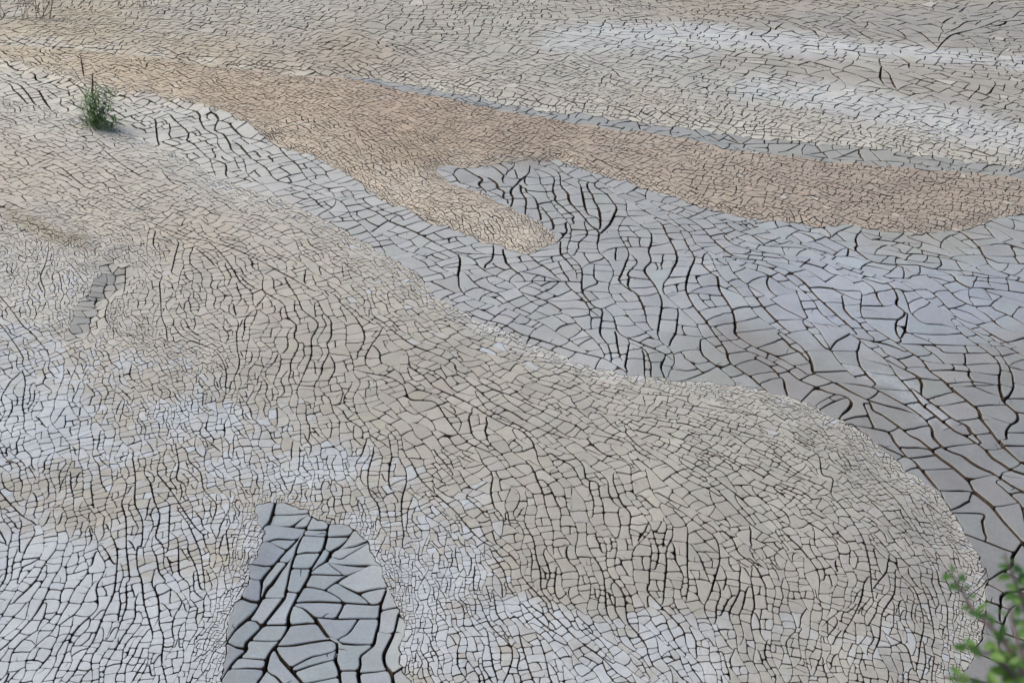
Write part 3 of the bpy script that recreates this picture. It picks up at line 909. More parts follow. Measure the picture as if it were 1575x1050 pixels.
def mud_material():
    m, N, L, b = new_mat('dried_mud')
    at = N.new('ShaderNodeAttribute'); at.attribute_name = 'mud'
    pos = N.new('ShaderNodeNewGeometry')
    n1 = N.new('ShaderNodeTexNoise'); n1.inputs['Scale'].default_value = 3.2; n1.inputs['Detail'].default_value = 5; n1.inputs['Roughness'].default_value = .6
    n2 = N.new('ShaderNodeTexNoise'); n2.inputs['Scale'].default_value = 38; n2.inputs['Detail'].default_value = 4; n2.inputs['Roughness'].default_value = .65
    n3 = N.new('ShaderNodeTexNoise'); n3.inputs['Scale'].default_value = 220; n3.inputs['Detail'].default_value = 2
    for n in (n1, n2, n3):
        L.new(pos.outputs['Position'], n.inputs['Vector'])
    def ramp(src, lo, hi, a, c):
        r = N.new('ShaderNodeMapRange'); r.inputs[1].default_value = lo; r.inputs[2].default_value = hi
        r.inputs[3].default_value = a; r.inputs[4].default_value = c
        L.new(src.outputs['Fac'], r.inputs[0]); return r.outputs[0]
    def mul(a, c):
        x = N.new('ShaderNodeMath'); x.operation = 'MULTIPLY'; L.new(a, x.inputs[0]); L.new(c, x.inputs[1]); return x.outputs[0]
    k = mul(mul(ramp(n1, .3, .7, .90, 1.08), ramp(n2, .3, .7, .90, 1.08)), ramp(n3, .3, .75, .92, 1.07))
    # specks of grit and tiny pits
    vo = N.new('ShaderNodeTexVoronoi'); vo.inputs['Scale'].default_value = 42
    L.new(pos.outputs['Position'], vo.inputs['Vector'])
    sp = N.new('ShaderNodeMapRange'); sp.inputs[1].default_value = .05; sp.inputs[2].default_value = .11; sp.inputs[3].default_value = .72; sp.inputs[4].default_value = 1.0
    L.new(vo.outputs['Distance'], sp.inputs[0])
    pick = N.new('ShaderNodeMath'); pick.operation = 'GREATER_THAN'; pick.inputs[1].default_value = .80
    sc = N.new('ShaderNodeSeparateColor'); L.new(vo.outputs['Color'], sc.inputs[0]); L.new(sc.outputs[0], pick.inputs[0])
    spm = N.new('ShaderNodeMix'); spm.data_type = 'FLOAT'; spm.inputs[2].default_value = 1.0
    L.new(pick.outputs[0], spm.inputs[0]); L.new(sp.outputs[0], spm.inputs[3])
    k = mul(k, spm.outputs[0])
    # pale salt crust: thin and broken at its margins, running on across the cracks
    ca = N.new('ShaderNodeAttribute'); ca.attribute_name = 'crust'
    n4 = N.new('ShaderNodeTexNoise'); n4.inputs['Scale'].default_value = 9; n4.inputs['Detail'].default_value = 6; n4.inputs['Roughness'].default_value = .7
    L.new(pos.outputs['Position'], n4.inputs['Vector'])
    am = N.new('ShaderNodeMath'); am.operation = 'MULTIPLY_ADD'; am.inputs[1].default_value = .62; L.new(n4.outputs['Fac'], am.inputs[0]); L.new(ca.outputs['Fac'], am.inputs[2])
    cr = N.new('ShaderNodeMapRange'); cr.interpolation_type = 'SMOOTHSTEP'
    cr.inputs[1].default_value = .48; cr.inputs[2].default_value = 1.0; cr.inputs[3].default_value = 0; cr.inputs[4].default_value = .92
    L.new(am.outputs[0], cr.inputs[0])
    cm = N.new('ShaderNodeMix'); cm.data_type = 'RGBA'
    cm.inputs[7].default_value = tuple(albedo((187, 193, 204))) + (1,)
    L.new(cr.outputs[0], cm.inputs[0]); L.new(at.outputs['Color'], cm.inputs[6])
    mx = N.new('ShaderNodeVectorMath'); mx.operation = 'SCALE'
    L.new(cm.outputs[2], mx.inputs[0]); L.new(k, mx.inputs['Scale'])
    L.new(mx.outputs[0], b.inputs['Base Color'])
    L.new(at.outputs['Alpha'], b.inputs['Roughness'])
    b.inputs['Specular IOR Level'].default_value = .35
    bm_ = N.new('ShaderNodeBump'); bm_.inputs['Strength'].default_value = .35; bm_.inputs['Distance'].default_value = .006
    add = N.new('ShaderNodeMath'); add.operation = 'ADD'
    L.new(n2.outputs['Fac'], add.inputs[0]); L.new(n3.outputs['Fac'], add.inputs[1])
    L.new(add.outputs[0], bm_.inputs['Height']); L.new(bm_.outputs[0], b.inputs['Normal'])
    return m

def plain(name, col, rough=.8, var=.25, scale=20, spec=.3):
    m, N, L, b = new_mat(name)
    pos = N.new('ShaderNodeNewGeometry')
    n = N.new('ShaderNodeTexNoise'); n.inputs['Scale'].default_value = scale; n.inputs['Detail'].default_value = 4
    L.new(pos.outputs['Position'], n.inputs['Vector'])
    r = N.new('ShaderNodeValToRGB')
    r.color_ramp.elements[0].position = .3; r.color_ramp.elements[1].position = .7
    r.color_ramp.elements[0].color = tuple(c * (1 - var) for c in col) + (1,)
    r.color_ramp.elements[1].color = tuple(min(1, c * (1 + var)) for c in col) + (1,)
    L.new(n.outputs['Fac'], r.inputs[0]); L.new(r.outputs[0], b.inputs['Base Color'])
    b.inputs['Roughness'].default_value = rough
    b.inputs['Specular IOR Level'].default_value = spec
    return m

M_MUD = mud_material()
M_WALL = plain('crack_mud', (.088, .067, .047), .95, .3, 30, .2)  # crack walls and floor: one brown, darker than the plate tops

# ------------------------------------------------------------------ colours of the muds (what each mud looks like, sRGB)
COL = {UPPER: [(0, 20, 178, 170, 155), (100, 50, 192, 175, 148), (300, 40, 186, 179, 166), (300, 85, 192, 174, 150), (600, 60, 178, 173, 163), (750, 90, 180, 176, 168), (560, 80, 180, 162, 142), (900, 60, 178, 176, 172),
               (1400, 15, 172, 163, 151), (1100, 20, 176, 162, 147), (1500, 175, 170, 166, 160), (700, 125, 192, 182, 167), (1000, 170, 193, 183, 169), (1250, 200, 191, 183, 171), (1450, 230, 193, 186, 173),
               (1000, 110, 180, 178, 174), (1100, 130, 182, 180, 176), (1300, 180, 186, 182, 176), (20, 60, 200, 180, 150), (450, 20, 184, 178, 166), (900, 20, 180, 172, 160)],
       TAN: [(50, 90, 202, 177, 142), (200, 110, 197, 168, 134), (400, 150, 190, 160, 130), (600, 190, 182, 152, 127), (800, 210, 174, 148, 126), (650, 245, 172, 146, 119), (1000, 240, 174, 152, 134),
             (1300, 290, 170, 148, 132), (1500, 320, 166, 144, 127), (620, 290, 196, 176, 156), (800, 360, 196, 178, 160), (1550, 290, 170, 150, 134), (480, 225, 192, 168, 142), (700, 270, 190, 168, 146)],
       NARROW: [(800, 175, 156, 156, 160), (1500, 265, 160, 158, 156)],
       POOL: [(40, 130, 194, 188, 180), (200, 190, 193, 191, 190), (350, 230, 188, 187, 187), (500, 310, 180, 179, 182), (700, 400, 174, 174, 180), (800, 450, 170, 171, 178), (900, 540, 176, 177, 182), (850, 300, 164, 165, 170),
              (1000, 330, 166, 166, 172), (1100, 450, 168, 171, 182), (1300, 420, 167, 173, 190), (1250, 480, 165, 170, 187), (1450, 470, 163, 169, 187), (1150, 540, 148, 147, 148), (1300, 620, 147, 146, 150), (1500, 700, 141, 142, 149),
              (1540, 900, 140, 140, 146), (1540, 560, 148, 148, 153), (1400, 360, 166, 164, 163), (1000, 500, 170, 172, 180), (1050, 560, 156, 157, 161), (1700, 700, 142, 143, 150), (100, 150, 192, 186, 176)],
       FAN: [(100, 200, 202, 193, 181), (50, 260, 197, 182, 164), (250, 300, 196, 184, 168), (300, 360, 191, 177, 159), (450, 380, 193, 183, 170), (430, 450, 186, 177, 165), (600, 450, 187, 179, 167),
             (550, 550, 178, 171, 161), (700, 580, 179, 172, 162), (900, 640, 179, 173, 165), (1100, 640, 178, 174, 168), (1000, 750, 179, 175, 166), (1200, 800, 174, 171, 166), (1350, 850, 170, 167, 165),
             (850, 850, 174, 169, 161), (1000, 900, 174, 170, 163), (700, 900, 178, 172, 165), (400, 720, 181, 175, 167), (60, 440, 191, 187, 182), (130, 420, 193, 188, 181), (250, 480, 188, 181, 171),
             (200, 600, 183, 176, 166), (130, 770, 176, 170, 161), (250, 850, 178, 172, 164), (60, 900, 182, 178, 174), (1200, 1000, 172, 169, 165), (350, 280, 203, 196, 185), (170, 340, 200, 188, 172)],
       PATCH: [(470, 950, 148, 157, 171)], HOLE: [(160, 430, 168, 165, 160), (140, 500, 178, 175, 170)]}
# bands and stains with their own outline: (outline, colour, softness px)
STAINS = [([(820, 50), (1000, 38), (1150, 45), (1200, 50), (1300, 60), (1400, 72), (1500, 84), (1575, 92), (1835, 110), (1835, 128), (1575, 109), (1400, 96), (1200, 84), (1000, 72), (870, 60)], (195, 198, 203), 7),
          ([(1090, 40), (1180, 30), (1300, 22), (1450, 12), (1835, 0), (1835, 105), (1575, 88), (1400, 68), (1300, 56), (1200, 48)], (163, 159, 155), 6),
          ([(1050, 92), (1200, 94), (1400, 104), (1600, 116), (1835, 125), (1835, 165), (1600, 152), (1400, 145), (1300, 133), (1200, 122), (1100, 108)], (171, 165, 158), 7),
          ([(1150, 120), (1300, 140), (1450, 165), (1575, 195), (1835, 215), (1835, 260), (1575, 238), (1480, 225), (1380, 200), (1250, 172), (1120, 150)], (193, 195, 198), 8),
          ([(800, 68), (900, 62), (1050, 75), (1100, 88), (980, 84), (850, 80)], (188, 190, 194), 5),
          ([(0, 58), (60, 62), (140, 70), (260, 84), (420, 108), (540, 120), (420, 115), (260, 92), (120, 78), (0, 70)], (206, 199, 186), 4),
          ([(540, 116), (700, 138), (900, 172), (1100, 196), (1300, 220), (1450, 238), (1300, 226), (1100, 202), (900, 177), (700, 144)], (208, 203, 194), 4),
          (survey(1200, 550, 4.2, "290,10 500,0 780,80 900,150 960,240 1060,290 1140,380 1150,450 1060,465 900,420 800,330 700,250 560,160 400,90")[0], (168, 176, 194), 4),
          (survey(1050, 350, 3, "100,420 250,430 330,500 420,540 560,620 700,710 860,800 980,900 1080,1000 960,940 840,950 720,870 500,780 300,690 210,610")[0], (146, 145, 147), 10),
          ([(690, 470), (730, 485), (790, 508), (850, 534), (960, 570), (960, 580), (850, 552), (790, 530), (720, 500)], (204, 205, 207), 5),
          ([(910, 520), (960, 540), (1000, 570), (960, 575), (920, 560)], (190, 196, 208), 5),
          ([(752, 250), (780, 240), (830, 238), (850, 246), (838, 249), (790, 251), (760, 258)], (160, 148, 134), 3),
          ([(0, 328), (30, 336), (60, 348), (75, 352), (100, 366), (140, 378), (136, 386), (95, 379), (58, 362), (30, 346), (0, 340)], (158, 148, 124), 3)]
WHITE = [(1150, 1000, .40), (1300, 900, .08), (1450, 950, .32), (1420, 800, .20), (1330, 720, .12), (1000, 800, .0), (900, 1000, .60), (760, 930, .55), (680, 900, .72), (620, 780, .38), (500, 740, .50), (250, 850, .45), (60, 900, .88), (150, 950, .95), (130, 770, .30),
         (200, 600, .35), (50, 650, .80), (300, 640, .52), (430, 560, .05), (250, 480, .15), (100, 470, .30), (330, 950, .72), (700, 650, .0), (850, 880, .04), (1100, 880, .02), (200, 300, .0), (60, 560, .5), (1300, 1020, .3), (1000, 1030, .6), (700, 480, .25), (1000, 590, .2), (1200, 620, .15)]

def tone(rgb, k=None):
    rgb = np.asarray(rgb, float)
    g = rgb.mean(-1, keepdims=True)
    return (g + (rgb - g) * {POOL: .85, TAN: .56, PATCH: .9, FAN: .58}.get(k, .66)) * {POOL: .965, TAN: 1.04, PATCH: 1.0}.get(k, .97) + (np.array([-.6, .9, -.3]) if k in (POOL, PATCH, NARROW) else 0)

def idw(p, ctl, pw=1.6, eps=900.):
    num = np.zeros((len(p), len(ctl[0]) - 2)); den = np.zeros(len(p))
    for c in ctl:
        wgt = 1 / ((p[:, 0] - c[0]) ** 2 + (2 * (p[:, 1] - c[1])) ** 2 + eps) ** pw
        num += wgt[:, None] * np.array(c[2:], float); den += wgt
    return num / den[:, None]

GCOL = np.zeros(GZ.shape + (3,))
ZC = {}
for k in COL:      # every mud's colour everywhere, so that a plate takes the one of its own mud
    g = idw(cUV.reshape(-1, 2), COL[k]).reshape(cUV.shape[:2] + (3,))
    ZC[k] = albedo(tone(g, k))
GST = []
jig = GUV + np.stack([10 * waves(GXY, 6, .5, 2.5, 31), 1.8 * waves(GXY, 6, .5, 2.5, 32)], -1)
for poly, col, soft in STAINS:
    m = inside_np(jig[::2, ::2] if soft > 5 else GUV[::2, ::2], smooth_line(poly + poly[:1], 15)).astype(float)
    for it in range(max(1, int(soft / 6))):
        m = (np.roll(m, 1, 0) + np.roll(m, -1, 0) + np.roll(m, 1, 1) + np.roll(m, -1, 1) + 2 * m) / 6
    GST.append((np.repeat(np.repeat(m, 2, 0), 2, 1)[:GH, :GW], albedo(tone(col))))
GWH = idw(cUV.reshape(-1, 2), WHITE, 1.8, 600.)[:, 0].reshape(cUV.shape[:2])

def coarse(grid, xy):
    uv = seen_np(xy)
    st = 3 * GS
    a = np.clip((uv[..., 0] - GU0) / st, 0, grid.shape[1] - 1.001)
    b = np.clip((uv[..., 1] - GV0) / st, 0, grid.shape[0] - 1.001)
    j = a.astype(int); i = b.astype(int)
    fa = a - j; fb = b - i
    if grid.ndim == 3:
        fa = fa[..., None]; fb = fb[..., None]
    return (grid[i, j] * (1 - fa) + grid[i, j + 1] * fa) * (1 - fb) + (grid[i + 1, j] * (1 - fa) + grid[i + 1, j + 1] * fa) * fb

# ------------------------------------------------------------------ plates
def tidy(P, W, tol):
    """drop points that do not matter"""
    pts = list(zip(P, W))
    chg = True
    while chg and len(pts) > 4:
        chg = False
        out = []
        n = len(pts)
        k = 0
        while k < n:
            p = pts[k][0]
            a = out[-1][0] if out else pts[-1][0]
            b = pts[(k + 1) % n][0]
            ex, ey = b[0] - a[0], b[1] - a[1]
            L = math.hypot(ex, ey)
            d = abs(ex * (p[1] - a[1]) - ey * (p[0] - a[0])) / L if L > 1e-9 else 0
            if (d < tol or math.hypot(p[0] - a[0], p[1] - a[1]) < 2 * tol) and len(out) + n - k > 4:
                chg = True
                if out:
                    out[-1] = (out[-1][0], max(out[-1][1], pts[k][1]) if d >= tol else (out[-1][1] + pts[k][1]) / 2)
                if k + 1 < n:
                    out.append(pts[k + 1])
                k += 2
                continue
            out.append(pts[k])
            k += 1
        pts = out
    return [p for p, _ in pts], [q for _, q in pts]

def shrink(P, W):
    """offset each side inward by half the width of its crack"""
    for rep in range(4):
        n = len(P)
        if n < 3:
            return None
        out = []
        for k in range(n):
            x0, y0 = P[k - 1]; x1, y1 = P[k]; x2, y2 = P[(k + 1) % n]
            ax, ay = x1 - x0, y1 - y0; bx, by = x2 - x1, y2 - y1
            la = math.hypot(ax, ay) or 1e-9; lb = math.hypot(bx, by) or 1e-9
            ax /= la; ay /= la; bx /= lb; by /= lb
            d1, d2 = W[k - 1] * .5, W[k] * .5
            cr = ax * by - ay * bx
            if abs(cr) < .15:
                d = (d1 + d2) / 2
                nx, ny = -(ay + by), ax + bx
                l = math.hypot(nx, ny) or 1e-9
                out.append((x1 + nx / l * d, y1 + ny / l * d))
            else:
                # p + s*a offset lines
                px_, py_ = x1 - ay * d1, y1 + ax * d1
                qx, qy = x1 - by * d2, y1 + bx * d2
                s = ((qx - px_) * by - (qy - py_) * bx) / cr
                mx_, my_ = px_ + ax * s - x1, py_ + ay * s - y1
                l = math.hypot(mx_, my_); lim = 2.2 * max(d1, d2)
                if l > lim:
                    mx_ *= lim / l; my_ *= lim / l
                out.append((x1 + mx_, y1 + my_))
        bad = [k for k in range(n) if (out[(k + 1) % n][0] - out[k][0]) * (P[(k + 1) % n][0] - P[k][0]) + (out[(k + 1) % n][1] - out[k][1]) * (P[(k + 1) % n][1] - P[k][1]) <= 0]
        if not bad:
            return out
        if n <= 4:
            return None
        k = bad[0]
        e = (k + 1) % n
        P = list(P); W = list(W)
        P[k] = ((P[k][0] + P[e][0]) / 2, (P[k][1] + P[e][1]) / 2)
        W[k] = W[e]
        del P[e]; del W[e]
    return out

def corners(P, r):
    """wear the corners off"""
    n = len(P)
    out = []
    for k in range(n):
        x0, y0 = P[k - 1]; x1, y1 = P[k]; x2, y2 = P[(k + 1) % n]
        ax, ay = x0 - x1, y0 - y1; bx, by = x2 - x1, y2 - y1
        la = math.hypot(ax, ay) or 1e-9; lb = math.hypot(bx, by) or 1e-9
        c = (ax * bx + ay * by) / la / lb
        if c > -.80:
            ra, rb = min(r, la * .35), min(r, lb * .35)
            out.append((x1 + ax / la * ra, y1 + ay / la * ra))
            out.append((x1 + bx / lb * rb, y1 + by / lb * rb))
        else:
            out.append(P[k])
    return out

def slit(P, size, w):
    """a short crack that runs in from one side and dies out"""
    n = len(P)
    k = rnd.randrange(n)
    e = (k + 1) % n
    L = math.hypot(P[e][0] - P[k][0], P[e][1] - P[k][1])
    if L < 5 * w:
        return P
    tx, ty = (P[e][0] - P[k][0]) / L, (P[e][1] - P[k][1]) / L
    f = rnd.uniform(.35, .65)
    bx, by = P[k][0] + tx * L * f, P[k][1] + ty * L * f
    a = math.atan2(tx, -ty) + rnd.gauss(0, .35)
    h = [q for q in ray_hits(P, bx, by, math.cos(a), math.sin(a)) if q[0] > 1e-4]
    if not h or h[0][0] < 6 * w:
        return P
    D = h[0][0] * rnd.uniform(.35, .68)
    bend = rnd.gauss(0, .35)
    c1 = (bx + math.cos(a) * D * .5, by + math.sin(a) * D * .5)
    tip = (c1[0] + math.cos(a + bend) * D * .5, c1[1] + math.sin(a + bend) * D * .5)
    nx, ny = -math.sin(a), math.cos(a)
    s = 1 if nx * tx + ny * ty < 0 else -1
    nx *= s; ny *= s
    new = [(bx + nx * w * .5, by + ny * w * .5), (c1[0] + nx * w * .33, c1[1] + ny * w * .33), tip,
           (c1[0] - nx * w * .33, c1[1] - ny * w * .33), (bx - nx * w * .5, by - ny * w * .5)]
    return P[:k + 1] + new + P[k + 1:]

cen = np.array([(p[3], p[4]) for p in PLATES])
cuv = seen_np(cen)
pz = zones(cuv)
wn = waves(cen, 9, .3, 1.3, 41)
PW = np.zeros(len(PLATES))
PW[:] = np.clip(coarse(GWH, cen) * 1.12 - .11, 0, 1)
plates = []
for n, (P, W, a, cx, cy, size) in enumerate(PLATES):
    s = px_size(cy)
    P, W = tidy(P, W, max(.30 * s, .0012))
    W = [min(x, .19 * math.sqrt(a) + .002) for x in W]
    Q = shrink(P, W)
    if Q is None or len(Q) < 3 or area_of(Q) < .25 * a:
        m = sum(W) / len(W) / math.sqrt(max(a, 1e-6))
        f = max(.5, 1 - m)
        Q = [(cx + (x - cx) * f, cy + (y - cy) * f) for x, y in P]
        if area_of(Q) < 1e-5:
            continue
    wpx = math.sqrt(a) / s
    if wpx > 8:
        Q = corners(Q, min(.016, .11 * size))
    if wpx > 15 and rnd.random() < .42 and len(Q) > 4:
        Q = slit(Q, size, WIDE * .22 * size ** .42)
    plates.append((Q, n, a, size))

V, CO, ring = [], [], []        # flat arrays for all plates
PB, PN = [], []
for Q, n, a, size in plates:
    cx, cy = cen[n]
    m = len(Q)
    b = min(.006, .045 * size)
    inn = []
    for k in range(m):
        x0, y0 = Q[k - 1]; x1, y1 = Q[k]; x2, y2 = Q[(k + 1) % m]
        ax, ay = x1 - x0, y1 - y0; bx, by = x2 - x1, y2 - y1
        la = math.hypot(ax, ay) or 1e-9; lb = math.hypot(bx, by) or 1e-9
        nx, ny = -(ay / la + by / lb), ax / la + bx / lb
        l = math.hypot(nx, ny)
        if l < .4:
            nx, ny, l = (ax / la - bx / lb), (ay / la - by / lb), 2.0   # around the tip of a slit
            if n % 2 == 0:
                nx, ny = nx * .5, ny * .5
        inn.append((x1 + nx / l * b, y1 + ny / l * b))
    PB.append(len(V)); PN.append(m)
    V += inn; V += Q; V += Q
V = np.array(V)
nv = len(V)
PN = np.array(PN); PB = np.array(PB)
own = np.repeat(np.arange(len(plates)), PN * 3)
loc = np.arange(nv) - PB[own]
lev = loc // PN[own]                    # 0 inner top, 1 edge, 2 foot
pid = np.array([p[1] for p in plates])
psz = np.array([p[3] for p in plates])
z = sample(HGT, V)
def per_plate(q):
    return np.bincount(own, q, len(plates))
mean = 1 / per_plate(np.ones(nv))
dq = V - np.stack([per_plate(V[:, 0]) * mean, per_plate(V[:, 1]) * mean], -1)[own]
zm = per_plate(z) * mean
zz = z - zm[own]
sxx, syy, sxy = per_plate(dq[:, 0] ** 2), per_plate(dq[:, 1] ** 2), per_plate(dq[:, 0] * dq[:, 1])
sxz, syz = per_plate(dq[:, 0] * zz), per_plate(dq[:, 1] * zz)
det = sxx * syy - sxy ** 2 + 1e-12
gx_, gy_ = (sxz * syy - syz * sxy) / det, (syz * sxx - sxz * sxy) / det
z = .12 * z + .88 * (zm[own] + np.clip(gx_, -.6, .6)[own] * dq[:, 0] + np.clip(gy_, -.6, .6)[own] * dq[:, 1])   # a plate is stiff
g = np.random.default_rng(77)
po = g.normal(0, .0022, len(plates)); tx = g.normal(0, .016, len(plates)); ty = g.normal(0, .016, len(plates))
dv = V - cen[pid][own]
z = z + po[own] + (tx[own] * dv[:, 0] + ty[own] * dv[:, 1])
dep = np.clip(.6 * psz, .06, .14)
z = z - np.where(lev == 1, np.minimum(.005, .03 * psz)[own], 0) - np.where(lev == 2, dep[own], 0)
# colour of every point from the mud its plate belongs to
col = np.zeros((nv, 3))
zv = pz[pid][own]
for k in ZC:
    m = zv == k
    if m.any():
        col[m] = coarse(ZC[k], V[m])
vu = seen_np(V)[:, 0]
fz = waves(V, 7, .25, 1.0, 52)
for za, zb, dg, umax, reach in ((TAN, UPPER, d_tant, 560, .9), (FAN, POOL, d_fan, 480, .7), (TAN, POOL, d_tan, 330, .25)):
    dd = sample(dg, V) * (1 + .35 * fz)
    t = .5 * np.exp(-np.clip(dd, 0, 9) / reach) * np.clip((umax - vu) / 120, 0, 1)
    for p_, q_ in ((za, zb), (zb, za)):
        m = zv == p_
        col[m] = col[m] * (1 - t[m, None]) + coarse(ZC[q_], V[m]) * t[m, None]
for zp, dg, reach, amt in ((PATCH, d_patch, .05, .4), (HOLE, d_hole, .12, .5)):
    m = zv == zp
    t = (amt * np.exp(-sample(dg, V[m]) / reach))[:, None]
    col[m] = col[m] * (1 - t) + coarse(ZC[FAN], V[m]) * t
for zp, dg, reach, amt, pale in ((TAN, d_tan, .16, .55, (204, 192, 176)), (FAN, d_fan, .16, .5, (204, 203, 200)), (UPPER, d_nar, .3, .5, (208, 203, 193))):
    m = zv == zp                      # thin dry flakes pale along the margins
    t = (amt * np.exp(-sample(dg, V[m]) / reach) * (.55 + .6 * g.random(len(plates)))[own][m])[:, None]
    col[m] = col[m] * (1 - t) + albedo(tone(pale)) * t
crust = np.full(nv, -1.0)
for kk, (mask, c) in enumerate(GST):
    t = sample(mask, V)[:, None]
    if kk in (7, 10):
        m = zv == POOL
        crust[m] = np.maximum(crust[m], (t[m, 0] * .60 - .2))
        continue
    if kk == 8:
        t = t * (zv == POOL)[:, None]
    elif kk == 9:
        t = t * (zv == FAN)[:, None] * (.5 + .5 * g.random(len(plates)))[own][:, None]
    elif kk == 12:
        t = t * (zv == FAN)[:, None]
    elif kk < 7:
        t = t * (zv == UPPER)[:, None]
    col = col * (1 - t) + c * t
pw = PW[pid]
edge_f = np.exp(-(sample(np.where(GZ == FAN, np.minimum(d_fan, 9), 9.), cen[pid]) / .28) ** 2)
fleck = (g.random(len(plates)) < .03 * np.clip(pw * 3 - .4, 0, 1)) | (g.random(len(plates)) < .09 * edge_f)
m = zv == FAN
wv = waves(V, 9, .3, 1.4, 41)
cv_ = np.clip(coarse(GWH, V) * 1.12 - .11, 0, 1)
crust[m] = (cv_ + .13 * np.clip(wv, -1.3, 1.3) * np.clip(cv_ * 4, 0, 1) + (g.normal(0, .085, len(plates)) + fleck * .5)[own])[m]
flake = ((pz[pid] == TAN) | (pz[pid] == UPPER)) & (g.random(len(plates)) < .012)
t = np.where(flake, .55, 0)[own][:, None]
col = col * (1 - t) + albedo(tone((208, 204, 198))) * t
col *= (1 + g.normal(0, .035, len(plates)))[own][:, None]
col *= 1 + g.normal(0, .010, (len(plates), 3))[own]
rough = np.where((zv == POOL) | (zv == PATCH) | (zv == NARROW), .62, .88)
rgba = np.concatenate([np.clip(col, .01, .9), rough[:, None]], 1)
XYZ = np.concatenate([V, z[:, None]], 1)

def plate_faces(base, m):
    f = [tuple(range(base, base + m))]
    for k in range(m):
        e = (k + 1) % m
        f.append((base + k, base + m + k, base + m + e, base + e))
    for k in range(m):
        e = (k + 1) % m
        f.append((base + m + k, base + 2 * m + k, base + 2 * m + e, base + m + e))
    return f

def plate_mesh(name, xyz, rgba, crust, faces, walls):
    me = bpy.data.meshes.new(name)
    me.from_pydata(xyz, [], faces)
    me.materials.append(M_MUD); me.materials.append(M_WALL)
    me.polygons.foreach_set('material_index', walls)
    at = me.attributes.new('mud', 'FLOAT_COLOR', 'POINT')
    at.data.foreach_set('color', np.ascontiguousarray(rgba, np.float32).ravel())
    at = me.attributes.new('crust', 'FLOAT', 'POINT')
    at.data.foreach_set('value', np.ascontiguousarray(crust, np.float32))
    me.update()
    return me

vis = np.array([abs(area_of(p[0])) for p in plates])
fy = cen[pid][:, 1]
dist = np.hypot(np.hypot(cen[pid][:, 0], fy), CAM_H)
vis = vis * CAM_H / dist / (px_size(fy) ** 2)                     # how large a plate shows
pu = cuv[pid]
vis = np.where((pu[:, 0] > 8) & (pu[:, 0] < 1567) & (pu[:, 1] > 5) & (pu[:, 1] < 1045), vis, 0)
top = set(np.argsort(-vis)[:300].tolist())
print('in view', int((vis > 0).sum()), 'smallest single plate px', sorted(vis)[-300], 'time', round(time.time() - T0, 1))

flat = bpy.data.objects.new('mud_flat', None)
flat['kind'] = 'structure'
flat['label'] = 'wide flat of dried mud split into plates by cracks'
flat.location = (0, 14, 0)
flat.empty_display_size = .5
C.objects.link(flat)
off0 = np.array([0, 14.0, 0])
faces, walls = [], []
keep = np.ones(nv, bool)
for n in sorted(top):
    keep[PB[n]:PB[n] + 3 * PN[n]] = False
newi = np.cumsum(keep) - 1
for n in range(len(plates)):
    m = int(PN[n])
    if n in top:
        s = slice(PB[n], PB[n] + 3 * m)
        c = XYZ[s].mean(0); c[2] = XYZ[PB[n], 2]
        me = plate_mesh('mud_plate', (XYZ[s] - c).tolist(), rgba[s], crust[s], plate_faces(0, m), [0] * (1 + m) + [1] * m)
        o = bpy.data.objects.new('mud_plate', me)
        o.parent = flat
        o.location = c - off0
        C.objects.link(o)
    else:
        faces += plate_faces(int(newi[PB[n]]), m)
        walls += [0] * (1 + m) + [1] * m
o = bpy.data.objects.new('small_mud_plates', plate_mesh('small_mud_plates', (XYZ[keep] - off0).tolist(), rgba[keep], crust[keep], faces, walls))
o['kind'] = 'stuff'
o.parent = flat
C.objects.link(o)
print('plates built', round(time.time() - T0, 1), 'verts', nv, 'faces', len(faces))

# ground under the plates, seen only down in the cracks
xs = np.arange(-29, 29.1, .4); ys = np.arange(3.2, 37.1, .4)
GX = np.stack(np.meshgrid(xs, ys), -1)
gz = sample(HGT, GX) - .135 - np.where(sample(np.where(GZ == HOLE, 1., 0.), GX) > 0, .04, 0)
vv = np.concatenate([GX, gz[..., None]], -1).reshape(-1, 3)
nx_ = len(xs)
ff = [(r * nx_ + c, r * nx_ + c + 1, (r + 1) * nx_ + c + 1, (r + 1) * nx_ + c) for r in range(len(ys) - 1) for c in range(nx_ - 1)]
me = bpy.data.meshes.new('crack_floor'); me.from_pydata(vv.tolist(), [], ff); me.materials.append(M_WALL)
o = bpy.data.objects.new('crack_floor', me); o['kind'] = 'structure'; o['label'] = 'damp dark mud at the bottom of the cracks'
C.objects.link(o)
